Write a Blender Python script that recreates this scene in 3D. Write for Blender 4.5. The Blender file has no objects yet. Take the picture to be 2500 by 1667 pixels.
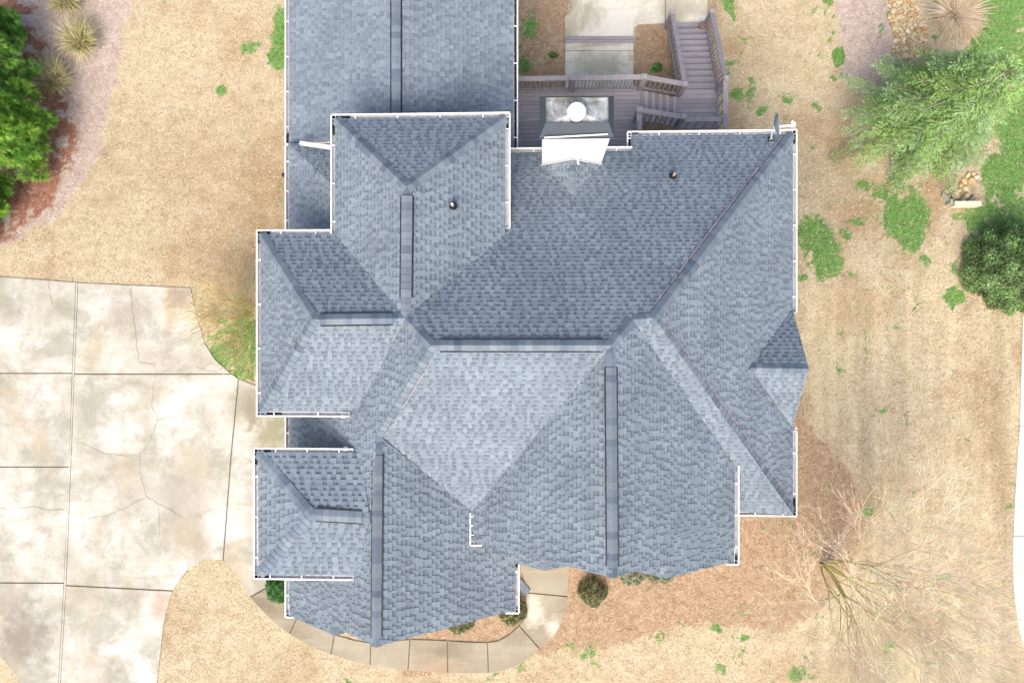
import bpy, bmesh, math, random
import numpy as np
from mathutils import Vector, Matrix
from mathutils.geometry import tessellate_polygon
random.seed(7); RNG = np.random.default_rng(11)
scene = bpy.context.scene
COL = scene.collection
PI = math.pi

# ------------------------------------------------------------------ camera, sky, sun, exposure
H = 22.0
TILT = math.radians(2.2)
cam_d = bpy.data.cameras.new('camera'); cam_d.lens = 24; cam_d.sensor_width = 36; cam_d.clip_end = 2000
cam = bpy.data.objects.new('camera', cam_d); COL.objects.link(cam)
cam.location = (0, 0, H); cam.rotation_euler = (0, TILT, 0)
scene.camera = cam

SUN_EL, SUN_AZ = math.radians(50), math.radians(188)      # azimuth clockwise from north: from the south
world = bpy.data.worlds.new('World'); scene.world = world; world.use_nodes = True
wn = world.node_tree.nodes; wn.clear()
sky = wn.new('ShaderNodeTexSky'); sky.sky_type = 'NISHITA'; sky.sun_disc = False
sky.sun_elevation = SUN_EL; sky.sun_rotation = SUN_AZ; sky.dust_density = 6.0; sky.air_density = 1.0; sky.ozone_density = 1.0
bg = wn.new('ShaderNodeBackground'); bg.inputs['Strength'].default_value = 0.15
wo = wn.new('ShaderNodeOutputWorld')
world.node_tree.links.new(sky.outputs[0], bg.inputs['Color']); world.node_tree.links.new(bg.outputs[0], wo.inputs['Surface'])
sd = bpy.data.lights.new('sun', 'SUN'); sd.energy = 0.95; sd.angle = math.radians(36); sd.color = (1.0, 0.955, 0.88)
so = bpy.data.objects.new('sun', sd); COL.objects.link(so)
sv = Vector((math.sin(SUN_AZ)*math.cos(SUN_EL), math.cos(SUN_AZ)*math.cos(SUN_EL), math.sin(SUN_EL)))
so.rotation_euler = sv.to_track_quat('Z', 'Y').to_euler(); so.location = sv*60
scene.view_settings.view_transform = 'Standard'; scene.view_settings.look = 'None'
scene.view_settings.gamma = 1.0; scene.view_settings.exposure = 1.04
scene.render.engine = 'CYCLES'
scene.render.resolution_x = 1024; scene.render.resolution_y = 682

# ------------------------------------------------------------------ survey helpers: a plan position read off the aerial view at a known height
F = 1666.7; CT, ST = math.cos(TILT), math.sin(TILT)
K = 2500/2352.0
def nrm(x, y):
    u = (x-1250)/F; v = (833.5-y)/F
    return (u*CT-ST)/(CT+u*ST), v/(CT+u*ST)
def P(x, y, h):
    a, b = nrm(x, y); z = H-h
    return Vector((a*z, b*z, h))
def unproj_np(X, Y, Z):      # world -> survey px, arrays
    d = H-Z; a = X/d; b = Y/d
    u = (a*CT+ST)/(CT-a*ST); v = b*(CT+u*ST)
    return 1250+u*F, 833.5-v*F
def sm(a, b, x):
    t = np.clip((x-a)/(b-a), 0, 1); return t*t*(3-2*t)
def ground_h(X, Y):
    side = (.22+.78*sm(-8.5, -3.0, X))*(1-.68*sm(8.2, 14, X))
    return -2.05*sm(1.5, 9.0, Y)*side
def G(x, y, dz=0.0):
    h = 0.0
    for _ in range(12):
        p = P(x, y, h); h = float(ground_h(p.x, p.y))
    p = P(x, y, h+dz); return p
def GD(x, y, dz=0.0): return G(x*K, y*K, dz)

# ------------------------------------------------------------------ materials
class NT:
    def __init__(s, name):
        s.m = bpy.data.materials.new(name); s.m.use_nodes = True; s.t = s.m.node_tree; s.n = s.t.nodes; s.n.clear()
        s.out = s.n.new('ShaderNodeOutputMaterial'); s.b = s.n.new('ShaderNodeBsdfPrincipled')
        s.t.links.new(s.b.outputs[0], s.out.inputs[0])
    def link(s, a, b): s.t.links.new(a, b)
    def coord(s): return s.n.new('ShaderNodeTexCoord').outputs['Object']
    def geo(s): return s.n.new('ShaderNodeNewGeometry').outputs['Position']
    def noise(s, scale, detail=4, rough=.6, vec=None, dist=0, stretch=None):
        n = s.n.new('ShaderNodeTexNoise'); n.inputs['Scale'].default_value = scale; n.inputs['Detail'].default_value = detail
        n.inputs['Roughness'].default_value = rough; n.inputs['Distortion'].default_value = dist
        v = vec or s.geo()
        if stretch:
            mp = s.n.new('ShaderNodeMapping'); mp.inputs['Scale'].default_value = stretch[:3]
            if len(stretch) > 3: mp.inputs['Rotation'].default_value = (0, 0, stretch[3])
            s.link(v, mp.inputs[0]); v = mp.outputs[0]
        s.link(v, n.inputs['Vector']); return n.outputs['Fac']
    def ramp(s, fac, stops, interp='LINEAR'):
        r = s.n.new('ShaderNodeValToRGB'); cr = r.color_ramp; cr.interpolation = interp
        while len(cr.elements) < len(stops): cr.elements.new(.5)
        for e, (p, c) in zip(cr.elements, stops):
            e.position = p; e.color = (c, c, c, 1) if isinstance(c, (int, float)) else (*c, 1)
        s.link(fac, r.inputs[0]); return r.outputs[0]
    def mix(s, fac, a, b, mode='MIX'):
        m = s.n.new('ShaderNodeMix'); m.data_type = 'RGBA'; m.blend_type = mode
        for i, val in ((0, fac), (6, a), (7, b)):
            if isinstance(val, (int, float)): m.inputs[i].default_value = val if i == 0 else (val, val, val, 1)
            elif isinstance(val, tuple): m.inputs[i].default_value = (*val, 1)
            else: s.link(val, m.inputs[i])
        return m.outputs[2]
    def math(s, op, a, b=0.0, clamp=False):
        m = s.n.new('ShaderNodeMath'); m.operation = op; m.use_clamp = clamp
        for i, val in ((0, a), (1, b)):
            if isinstance(val, (int, float)): m.inputs[i].default_value = val
            else: s.link(val, m.inputs[i])
        return m.outputs[0]
    def attr(s, name): 
        a = s.n.new('ShaderNodeAttribute'); a.attribute_name = name; return a
    def bump(s, h, strength=.3, dist=.02):
        b = s.n.new('ShaderNodeBump'); b.inputs['Strength'].default_value = strength; b.inputs['Distance'].default_value = dist
        s.link(h, b.inputs['Height']); s.link(b.outputs[0], s.b.inputs['Normal'])
    def base(s, c, rough=.8, metal=0.0, spec=.3):
        if isinstance(c, tuple): s.b.inputs['Base Color'].default_value = (*c, 1)
        else: s.link(c, s.b.inputs['Base Color'])
        s.b.inputs['Roughness'].default_value = rough; s.b.inputs['Metallic'].default_value = metal
        s.b.inputs['Specular IOR Level'].default_value = spec
        return s.m

def simple(name, col, rough=.6, metal=0., var=.12, scale=6.0, spec=.3, bump=0.0):
    n = NT(name); f = n.noise(scale, 5, .65)
    c = n.mix(f, tuple(v*(1-var*1.5) for v in col), tuple(min(1, v*(1+var)) for v in col))
    if bump: n.bump(n.noise(scale*12, 3), bump, .01)
    return n.base(c, rough, metal, spec)

def attr_mat(name, rough=.85, var=.25, scale=60, spec=.2, trans=0.0, bumpk=.0):
    n = NT(name); a = n.attr('Col')
    f = n.noise(scale, 4, .7)
    v = n.ramp(f, [(.25, 1-var), (.75, 1+var*.6)])
    c = n.mix(1.0, a.outputs['Color'], v, 'MULTIPLY')
    if bumpk: n.bump(n.noise(scale*3, 3), bumpk, .004)
    m = n.base(c, rough, 0, spec)
    if trans:
        tr = n.n.new('ShaderNodeBsdfTranslucent'); n.link(c, tr.inputs['Color'])
        mx = n.n.new('ShaderNodeMixShader'); mx.inputs[0].default_value = trans
        n.link(n.b.outputs[0], mx.inputs[1]); n.link(tr.outputs[0], mx.inputs[2]); n.link(mx.outputs[0], n.out.inputs[0])
    return m

def mat_shingle():
    n = NT('asphalt_shingle'); a = n.attr('Col')
    g = n.noise(220, 3, .8); g2 = n.noise(1.1, 5, .6); g3 = n.noise(14, 3, .6)
    v = n.mix(1.0, n.ramp(g, [(.3, .80), (.7, 1.18)]), n.ramp(g2, [(.3, .90), (.72, 1.08)]), 'MULTIPLY')
    v = n.mix(1.0, v, n.ramp(g3, [(.3, .94), (.7, 1.06)]), 'MULTIPLY')
    c = n.mix(1.0, a.outputs['Color'], v, 'MULTIPLY')
    n.bump(g, .25, .003)
    return n.base(c, .93, 0, .22)
M = {}
M['shingle'] = mat_shingle()
M['white'] = simple('white_painted_metal', (.78, .78, .78), .38, 0, .04, 3, .5)
M['gutter_in'] = simple('gutter_inside', (.42, .42, .43), .6, 0, .35, 7)
M['black'] = simple('black_plastic', (.015, .015, .017), .5, 0, .2)
M['siding'] = simple('painted_siding', (.70, .67, .60), .7, 0, .05, 2)
M['chim_white'] = simple('white_stucco_board', (.66, .66, .66), .65, 0, .03, 2.5)
M['fascia'] = simple('white_fascia', (.7, .7, .7), .5, 0, .05)
M['soffit'] = simple('white_soffit', (.7, .69, .67), .6, 0, .05)
M['wood_edge'] = simple('roof_edge', (.10, .115, .135), .8, 0, .1)
M['slate_metal'] = simple('dark_blue_grey_metal', (.038, .054, .07), .6, .0, .15, 5, .3)
M['dish'] = simple('grey_dish_metal', (.16, .21, .28), .35, 0, .1, 4, .5)
M['lightmetal'] = simple('galvanised_metal', (.60, .63, .66), .4, .3, .12, 9)
M['debris'] = attr_mat('leaf_litter', .9, .3, 40)
M['bark'] = simple('bark', (.20, .15, .10), .9, 0, .35, 12, .2, .4)

def mat_galv():
    n = NT('stained_galvanised_sheet')
    f = n.noise(2.4, 6, .65, None, 1.4); g = n.noise(30, 4)
    c = n.ramp(f, [(.30, (.16, .15, .12)), (.42, (.20, .205, .19)), (.57, (.34, .37, .38)), (.76, (.58, .62, .66))])
    c = n.mix(1.0, c, n.ramp(g, [(.3, .8), (.7, 1.1)]), 'MULTIPLY')
    return n.base(c, .45, .25, .5)
M['galv'] = mat_galv()

def mat_deck(name, axis):
    n = NT(name)
    st = (1.2, 14, 14) if axis == 'x' else (14, 1.2, 14)
    f = n.noise(2.0, 6, .7, None, .4, st); g = n.noise(.9, 4)
    a = n.attr('Col')
    c = n.ramp(f, [(.25, (.19, .17, .178)), (.5, (.285, .262, .275)), (.78, (.36, .338, .35))])
    c = n.mix(.45, c, n.ramp(g, [(.3, (.26, .235, .25)), (.7, (.38, .35, .375))]))
    c = n.mix(1.0, c, a.outputs['Color'], 'MULTIPLY')
    n.bump(f, .4, .006)
    return n.base(c, .75, 0, .25)
M['deck_x'] = mat_deck('painted_deck_wood', 'x'); M['deck_y'] = mat_deck('painted_deck_wood_cross', 'y')
def mat_rail():
    n = NT('painted_rail_wood'); f = n.noise(7, 5, .7)
    c = n.ramp(f, [(.25, (.20, .185, .19)), (.75, (.325, .305, .315))])
    return n.base(c, .7, 0, .3)
M['rail'] = mat_rail()

def mat_concrete(name, lo, mid, hi, stains=(), dark=.5, bright=(.42, .62), blot=None):
    n = NT(name)
    pos = n.geo()
    f = n.noise(.42, 7, .62, pos, .5); s = n.noise(2.3, 6, .7, pos, .3); fine = n.noise(26, 4, .75, pos); grain = n.noise(120, 2, .8, pos)
    brush = n.noise(1.4, 5, .7, pos, .2, (.25, 2.2, 1))
    c = n.ramp(f, [(.30, lo), (bright[0], mid), (bright[1], hi)])
    c = n.mix(n.ramp(s, [(.50, 0.0), (.72, dark)]), c, (.30, .245, .17))
    c = n.mix(n.ramp(brush, [(.52, 0.0), (.70, .5)]), c, (.40, .35, .275))
    if blot:
        b1 = n.noise(.6, 9, .72, pos, .25); b2 = n.noise(.5, 9, .74, pos, .3, (1.3, .55, 1.0))
        c = n.mix(n.ramp(b1, [(.47, 0.0), (.60, .65)]), c, (.26, .25, .195))
        c = n.mix(n.ramp(b2, [(.54, 0.0), (.66, .55)]), c, (.40, .33, .215))
        c = n.mix(n.ramp(n.noise(6, 6, .8, pos, .5), [(.56, 0.0), (.75, .4)]), c, (.24, .21, .16))
    for (x, y, rx, ry, rot, colr, k) in stains:
        mp = n.n.new('ShaderNodeMapping'); mp.vector_type = 'TEXTURE'
        mp.inputs['Location'].default_value = (x, y, 0); mp.inputs['Rotation'].default_value = (0, 0, rot); mp.inputs['Scale'].default_value = (rx, ry, 50)
        n.link(pos, mp.inputs[0])
        ln = n.n.new('ShaderNodeVectorMath'); ln.operation = 'LENGTH'; n.link(mp.outputs[0], ln.inputs[0])
        d = n.math('ADD', ln.outputs['Value'], n.math('MULTIPLY', n.math('SUBTRACT', s, .5), 2.4))
        w = n.ramp(d, [(.25, k), (1.0, 0.0)])
        c = n.mix(w, c, colr)
    c = n.mix(1.0, c, n.ramp(fine, [(.25, .84), (.7, 1.07)]), 'MULTIPLY')
    c = n.mix(1.0, c, n.ramp(grain, [(.3, .93), (.7, 1.05)]), 'MULTIPLY')
    n.bump(fine, .15, .006)
    return n.base(c, .88, 0, .25)

def mat_ground():
    n = NT('lawn_soil'); pos = n.geo()
    a = n.attr('mask'); b = n.attr('mask2')
    sep = n.n.new('ShaderNodeSeparateColor'); n.link(a.outputs['Color'], sep.inputs[0])
    sep2 = n.n.new('ShaderNodeSeparateColor'); n.link(b.outputs['Color'], sep2.inputs[0])
    big = n.noise(.35, 6, .6, pos, .6); mid = n.noise(2.2, 6, .7, pos, .4); fine = n.noise(16, 5, .8, pos); gr = n.noise(70, 3, .85, pos)
    tan = n.ramp(mid, [(.25, (.32, .248, .15)), (.42, (.445, .36, .235)), (.58, (.525, .44, .305)), (.78, (.60, .525, .39))])
    tan = n.mix(n.ramp(big, [(.42, 0.0), (.62, .55)]), tan, (.49, .43, .27))
    tan = n.mix(n.math('MULTIPLY', sep2.outputs[1], 1.0), tan, n.ramp(mid, [(.3, (.32, .215, .12)), (.7, (.44, .33, .20))]))
    streak = n.noise(1.0, 4, .6, pos, .15, (1.9, .10, 1, .05))
    tan = n.mix(n.math('MULTIPLY', sep2.outputs[2], .85), tan, n.mix(1.0, tan, n.ramp(streak, [(.36, .78), (.62, 1.12)]), 'MULTIPLY'))
    mul = n.ramp(n.noise(4.5, 6, .75, pos, .6), [(.25, (.255, .16, .095)), (.5, (.39, .275, .175)), (.75, (.53, .42, .30))])
    pink = n.ramp(n.noise(5.5, 6, .75, pos, .5), [(.25, (.33, .235, .18)), (.5, (.45, .365, .31)), (.75, (.58, .50, .45))])
    red = n.ramp(n.noise(7, 5, .75, pos, .8), [(.25, (.18, .075, .045)), (.5, (.31, .15, .10)), (.75, (.46, .33, .27))])
    green = n.ramp(n.noise(9, 5, .8, pos), [(.25, (.07, .16, .035)), (.55, (.15, .29, .075)), (.8, (.32, .40, .17))])
    def edge(ch, w=.55):
        t = n.math('ADD', ch, n.math('MULTIPLY', n.math('SUBTRACT', n.noise(3.5, 6, .8, pos, .5), .5), w*1.6))
        return n.ramp(t, [(.40, 0.0), (.60, 1.0)])
    c = n.mix(edge(sep.outputs[2]), tan, pink)
    c = n.mix(edge(sep.outputs[1], .9), c, mul)
    c = n.mix(edge(sep2.outputs[0]), c, red)
    c = n.mix(edge(sep.outputs[0], .9), c, green)
    v = n.mix(1.0, n.ramp(fine, [(.25, .60), (.72, 1.22)]), n.ramp(gr, [(.25, .60), (.75, 1.30)]), 'MULTIPLY')
    c = n.mix(1.0, c, v, 'MULTIPLY')
    n.bump(fine, .5, .03)
    return n.base(c, .95, 0, .1)
M['ground'] = mat_ground()
M['blade'] = attr_mat('grass_blade', .8, .15, 8, .15, .25)
M['foliage'] = attr_mat('foliage', .6, .2, 5, .3, .3)
M['twig'] = attr_mat('twig_bark', .85, .2, 30)
M['rock'] = attr_mat('river_rock', .8, .3, 18, .3, 0, .3)

# ------------------------------------------------------------------ object helpers
def tag(o, label=None, cat=None, group=None, kind=None):
    if label: o['label'] = label
    if cat: o['category'] = cat
    if group: o['group'] = group
    if kind: o['kind'] = kind
    return o
def empty(name, loc=(0, 0, 0), rz=0):
    o = bpy.data.objects.new(name, None); COL.objects.link(o); o.location = loc; o.rotation_euler = (0, 0, rz); return o
class MB:
    """collects polygons, then links them as one mesh object"""
    def __init__(s): s.v = []; s.f = []; s.c = []
    def poly(s, pts, col=(1, 1, 1)):
        i = len(s.v); s.v += [tuple(p) for p in pts]; s.f.append(tuple(range(i, i+len(pts)))); s.c.append(col)
    def box(s, c, size, rot=None, col=(1, 1, 1)):
        x, y, z = (d/2 for d in size); R = rot or Matrix.Identity(3); c = Vector(c)
        p = [c+R@Vector((a*x, b*y, d*z)) for a in (-1, 1) for b in (-1, 1) for d in (-1, 1)]
        for q in ((0, 1, 3, 2), (4, 6, 7, 5), (0, 4, 5, 1), (2, 3, 7, 6), (0, 2, 6, 4), (1, 5, 7, 3)): s.poly([p[k] for k in q], col)
    def beam(s, a, b, w, h, col=(1, 1, 1), up=Vector((0, 0, 1))):
        a, b = Vector(a), Vector(b); d = b-a; L = d.length; d.normalize()
        r = d.cross(up)
        if r.length < 1e-4: r = Vector((1, 0, 0))
        r.normalize(); u = r.cross(d)
        s.box((a+b)/2, (w, L, h), Matrix((r, d, u)).transposed(), col)
    def tube(s, pts, rads, n=8, col=(1, 1, 1), cap=True):
        rings = []
        for i, p in enumerate(pts):
            p = Vector(p); d = (Vector(pts[min(i+1, len(pts)-1)])-Vector(pts[max(i-1, 0)])).normalized()
            q = d.to_track_quat('Z', 'Y'); r = rads[i]
            rings.append([p+q@Vector((r*math.cos(2*PI*k/n), r*math.sin(2*PI*k/n), 0)) for k in range(n)])
        for A, B in zip(rings, rings[1:]):
            for k in range(n): s.poly([A[k], A[(k+1) % n], B[(k+1) % n], B[k]], col)
        if cap: s.poly(rings[0][::-1], col); s.poly(rings[-1], col)
    def prism(s, pts, depth, col=(1, 1, 1)):
        """top outline pts (3D, counter clockwise from above), extruded down"""
        pts = [Vector(p) for p in pts]; lo = [p-Vector((0, 0, depth)) for p in pts]
        for t in tessellate_polygon([pts]):
            a, b, c = (pts[k] for k in t); n = (b-a).cross(c-a)
            t = t if n.z > 0 else t[::-1]
            s.poly([pts[k] for k in t], col); s.poly([lo[k] for k in t[::-1]], col)
        k = len(pts)
        for i in range(k): s.poly([lo[i], lo[(i+1) % k], pts[(i+1) % k], pts[i]], col)
    def build(s, name, mat, parent=None, smooth=False, weld=False):
        me = bpy.data.meshes.new(name); me.from_pydata(s.v, [], s.f)
        ca = me.color_attributes.new('Col', 'FLOAT_COLOR', 'CORNER')
        arr = np.ones((len(me.loops), 4), np.float32)
        cnt = np.array([len(f) for f in s.f]); arr[:, :3] = np.repeat(np.array(s.c, np.float32).reshape(-1, 3), cnt, axis=0)
        ca.data.foreach_set('color', arr.ravel())
        if weld or smooth:
            bm = bmesh.new(); bm.from_mesh(me); bmesh.ops.remove_doubles(bm, verts=bm.verts, dist=1e-4)
            bmesh.ops.recalc_face_normals(bm, faces=bm.faces); bm.to_mesh(me); bm.free()
        if smooth: me.polygons.foreach_set('use_smooth', [True]*len(me.polygons))
        me.materials.append(mat); o = bpy.data.objects.new(name, me); COL.objects.link(o)
        if parent is not None:
            o.parent = parent; o.location = -Vector(parent.location) if parent.type == 'EMPTY' and parent.parent is None and parent.rotation_euler.z == 0 else (0, 0, 0)
        return o
def np_mesh(name, V, n, C, mat, parent=None):
    """V (N*n,3) vertices of N separate n-gons, C (N,3) colours"""
    N = len(V)//n; me = bpy.data.meshes.new(name)
    me.vertices.add(N*n); me.vertices.foreach_set('co', V.astype(np.float32).ravel())
    me.loops.add(N*n); me.loops.foreach_set('vertex_index', np.arange(N*n, dtype=np.int32))
    me.polygons.add(N); me.polygons.foreach_set('loop_start', np.arange(0, N*n, n, dtype=np.int32))
    me.update(calc_edges=True)
    ca = me.color_attributes.new('Col', 'FLOAT_COLOR', 'CORNER')
    arr = np.ones((N*n, 4), np.float32); arr[:, :3] = np.repeat(C, n, axis=0); ca.data.foreach_set('color', arr.ravel())
    me.materials.append(mat); me.validate()
    o = bpy.data.objects.new(name, me); COL.objects.link(o)
    if parent is not None:
        o.parent = parent; o.location = -Vector(parent.location) if parent.type == 'EMPTY' and parent.parent is None and parent.rotation_euler.z == 0 else (0, 0, 0)
    return o

# ------------------------------------------------------------------ region outlines (survey px of the 2500 wide plan)
def Dp(L): return [(x*K, y*K) for x, y in L]
def sdist(px, py, poly):
    """signed distance (positive inside) of arrays to a polygon"""
    poly = np.array(poly, float); best = np.full(px.shape, 1e9); inside = np.zeros(px.shape, bool)
    for (x0, y0), (x1, y1) in zip(poly, np.roll(poly, -1, axis=0)):
        dx, dy = x1-x0, y1-y0; L = dx*dx+dy*dy+1e-9
        t = np.clip(((px-x0)*dx+(py-y0)*dy)/L, 0, 1)
        best = np.minimum(best, (px-x0-t*dx)**2+(py-y0-t*dy)**2)
        cond = ((y0 > py) != (y1 > py)); 
        with np.errstate(divide='ignore', invalid='ignore'): xi = x0+(py-y0)*dx/(dy if dy != 0 else 1e-9)
        inside ^= cond & (px < xi)
    d = np.sqrt(best); return np.where(inside, d, -d)
DRIVE = Dp([(-260, 618), (0, 636), (175, 649), (437, 662), (450, 720), (470, 790), (492, 825), (520, 850), (552, 872), (590, 887), (700, 905), (700, 1325), (632, 1338), (575, 1371),
            (550, 1330), (525, 1295), (512, 1287), (497, 1284), (475, 1285), (455, 1291), (430, 1309), (412, 1330), (397, 1356), (382, 1400), (374, 1440), (368, 1500), (360, 1568), (352, 1680),
            (140, 1680), (50, 1568), (0, 1505), (-60, 1440), (-260, 1300)])
W_OUT = Dp([(575, 1371), (600, 1399), (630, 1428), (665, 1455), (710, 1481), (760, 1502), (805, 1516), (850, 1526), (893, 1533), (937, 1538), (983, 1542), (1028, 1544), (1075, 1545), (1122, 1544), (1160, 1538), (1200, 1522),
            (1240, 1489), (1270, 1462), (1290, 1430), (1299, 1400), (1303, 1370), (1307, 1310), (1307, 1240)])
W_IN = Dp([(632, 1338), (643, 1365), (660, 1390), (685, 1412), (725, 1438), (768, 1458), (810, 1470), (852, 1478), (897, 1473), (942, 1469), (985, 1470), (1028, 1472), (1075, 1475), (1120, 1476), (1145, 1472), (1170, 1458),
           (1193, 1437), (1208, 1412), (1211, 1395), (1208, 1378), (1209, 1361), (1198, 1305), (1188, 1240)])
WALK = W_OUT+W_IN[::-1]
MULCH_F = [(905, 1590), (1000, 1480), (1290, 1240), (1700, 1240), (1935, 985), (1962, 1003), (2010, 1085), (2060, 1145), (2105, 1220), (2110, 1320), (2060, 1420), (1990, 1500), (1920, 1535), (1860, 1528), (1800, 1520),
           (1745, 1518), (1690, 1525), (1600, 1545), (1500, 1570), (1400, 1588), (1320, 1597), (1260, 1600), (1000, 1640)]
BED_L = [(335, -120), (325, 0), (305, 70), (285, 160), (265, 260), (245, 350), (215, 425), (165, 495), (95, 565), (20, 610), (-300, 640), (-300, -120)]
RED_L = [(60, -120), (90, 60), (130, 150), (170, 240), (190, 330), (170, 400), (140, 470), (90, 530), (30, 590), (-300, 620), (-300, -120)]
PATIO = [(1395, -140), (1397, 20), (1393, 32), (1380, 40), (1380, 230), (1547, 230), (1547, 68), (1560, 60), (1622, 57), (1627, 62), (1727, 62), (1727, -140)]
ROAD = [(2510, 600), (2499, 760), (2497, 830), (2494, 930), (2491, 1039), (2485, 1120), (2479, 1212), (2475, 1300), (2474, 1379), (2475, 1425), (2479, 1465), (2486, 1515), (2497, 1564), (2515, 1640), (2540, 1760), (2900, 1760), (2900, 600)]
GREEN_R = [(2378, 75), (2400, 0), (2410, -120), (2900, -120), (2900, 570), (2480, 560), (2395, 590), (2350, 570), (2330, 530), (2400, 500), (2395, 420), (2440, 330), (2420, 220), (2360, 130)]
PINK_R = [(2033, -120), (2165, -120), (2180, 60), (2190, 140), (2165, 210), (2090, 235), (2062, 200), (2048, 90)]
CREEK = [(2160, -120), (2168, 40), (2182, 90), (2178, 135), (2215, 150), (2262, 130), (2260, 60), (2235, 0), (2245, -120)]
HOUSE = [(700, -120), (700, 560), (640, 570), (640, 1010), (700, 1010), (700, 1095), (630, 1100), (630, 1400), (704, 1410), (704, 1490), (800, 1540), (900, 1560), (1000, 1550), (1255, 1480), (1260, 1360), (1400, 1370), (1500, 1390),
         (1620, 1390), (1790, 1360), (1796, 1252), (1935, 1250), (1940, 325), (1265, 320), (1258, -120)]
GREENS = [(692, 105, 34, 82, 1.1), (612, 118, 24, 26, .7), (545, 222, 14, 10, .8), (690, 470, 10, 60, .45), (280, 72, 12, 8, .5), (275, 400, 25, 18, .3), (225, 490, 10, 6, .4),
          (585, 850, 60, 75, 1.3), (560, 815, 50, 50, .9), (600, 720, 40, 70, .35), (640, 600, 20, 60, .3), (495, 34, 6, 6, .5),
          (1285, 60, 22, 50, .8), (1350, 137, 16, 9, .8), (1276, 152, 20, 30, .8), (1300, 12, 20, 20, .5), (1372, 45, 9, 40, .45), (1368, 130, 10, 50, .4), (1605, 168, 17, 12, .6), (1628, 138, 10, 18, .4), (1560, 135, 8, 6, .5),
          (1775, 5, 22, 30, 1.1), (1785, 40, 8, 14, .7), (1793, 160, 18, 12, .7), (1808, 150, 10, 24, .6), (1840, 92, 10, 9, .8), (1790, 235, 22, 24, .7), (1830, 215, 16, 26, .8), (1855, 275, 14, 14, .8), (1815, 250, 40, 26, .4),
          (1930, 240, 26, 24, .7), (1984, 252, 24, 22, .6), (2015, 260, 16, 12, .5),
          (2018, 4, 14, 10, 1), (2030, 38, 7, 6, .9), (2020, 62, 8, 8, .9), (2033, 85, 8, 7, .9), (2005, 32, 6, 6, .7), (2022, 108, 7, 8, .9), (2045, 142, 13, 20, 1), (2012, 147, 7, 5, .9), (2037, 186, 9, 9, .9), (2060, 185, 10, 10, .6), (2155, 80, 12, 32, .7), (2110, 70, 10, 6, .3),
          (2216, 540, 50, 68, 1.15), (2200, 470, 70, 30, .6), (2120, 455, 60, 26, .5), (2000, 600, 46, 60, .9), (1985, 560, 50, 36, .8), (2020, 650, 30, 50, .85), (1966, 683, 20, 14, .7), (2080, 676, 26, 8, .9), (2075, 575, 22, 24, .7), (2100, 540, 30, 18, .6),
          (2145, 480, 40, 60, .6), (2257, 643, 26, 22, .6), (2333, 655, 15, 34, .5), (2326, 728, 30, 28, .85), (2290, 670, 12, 10, .4), (2370, 545, 46, 46, .9), (2290, 100, 22, 10, .7), (2220, 12, 14, 10, .5),
          (1960, 1070, 14, 30, .25), (2060, 1120, 20, 20, .5), (2115, 910, 10, 8, .3), (1748, 1527, 24, 10, .8), (1795, 1545, 10, 6, .8), (1822, 1556, 14, 10, .95), (1605, 1565, 26, 26, .55), (1578, 1555, 8, 6, .7), (1960, 1648, 30, 20, .8), (1745, 1640, 20, 20, .6), (1790, 1612, 14, 8, .6), (1665, 1600, 12, 8, .2),
          (795, 1620, 14, 10, .5), (835, 1612, 30, 14, .4), (850, 1652, 16, 10, .8), (1190, 1652, 26, 12, .7), (1100, 1655, 14, 8, .4), (455, 1400, 12, 14, .6), (670, 1425, 30, 24, .8), (1480, 1502, 8, 4, .6), (1740, 1452, 8, 6, .6), (1505, 1475, 6, 4, .5)]
ORANGES = [(650, 480, 90, 150, .9), (570, 630, 150, 90, .85), (480, 420, 120, 120, .45), (640, 640, 60, 110, .9), (680, 430, 50, 80, .55), (560, 720, 60, 60, .7), (470, 400, 30, 30, .35), (1830, 120, 60, 70, .45), (2053, 347, 40, 70, .9), (1990, 310, 60, 50, .7), (2277, 528, 22, 34, 1.0), (2466, 735, 40, 16, 1.0), (2497, 860, 14, 60, 1),
           (2090, 540, 40, 60, .6), (2050, 600, 30, 50, .6), (2360, 720, 20, 60, .5), (2440, 1180, 40, 160, .55), (2425, 960, 30, 120, .4), (2010, 1180, 80, 80, .5), (1740, 60, 12, 60, .6), (2300, 470, 50, 30, .9), (2345, 480, 40, 40, .7), (2150, 455, 60, 24, .6), (1975, 410, 40, 60, .4)]
def ell(px, py, L):
    m = np.zeros(px.shape)
    for x, y, a, b, k in L:
        d = np.sqrt(((px-x)/a)**2+((py-y)/b)**2); m = np.maximum(m, k*np.clip(1.35-d*.85, 0, 1))
    return m
NG = [np.random.default_rng(100+k).uniform(0, 1, (97, 97)) for k in range(6)]
def vnoise(px, py, cell, k):
    x = (px+4000)/cell; y = (py+4000)/cell; xi = np.floor(x).astype(int); yi = np.floor(y).astype(int); fx = x-xi; fy = y-yi
    fx = fx*fx*(3-2*fx); fy = fy*fy*(3-2*fy); T = NG[k]; m = 97
    a = T[xi % m, yi % m]*(1-fx)+T[(xi+1) % m, yi % m]*fx; b = T[xi % m, (yi+1) % m]*(1-fx)+T[(xi+1) % m, (yi+1) % m]*fx
    return a*(1-fy)+b*fy
def fbm(px, py, cell): return vnoise(px, py, cell, 0)*.5+vnoise(px, py, cell/2.1, 1)*.28+vnoise(px, py, cell/4.3, 2)*.22
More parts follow.
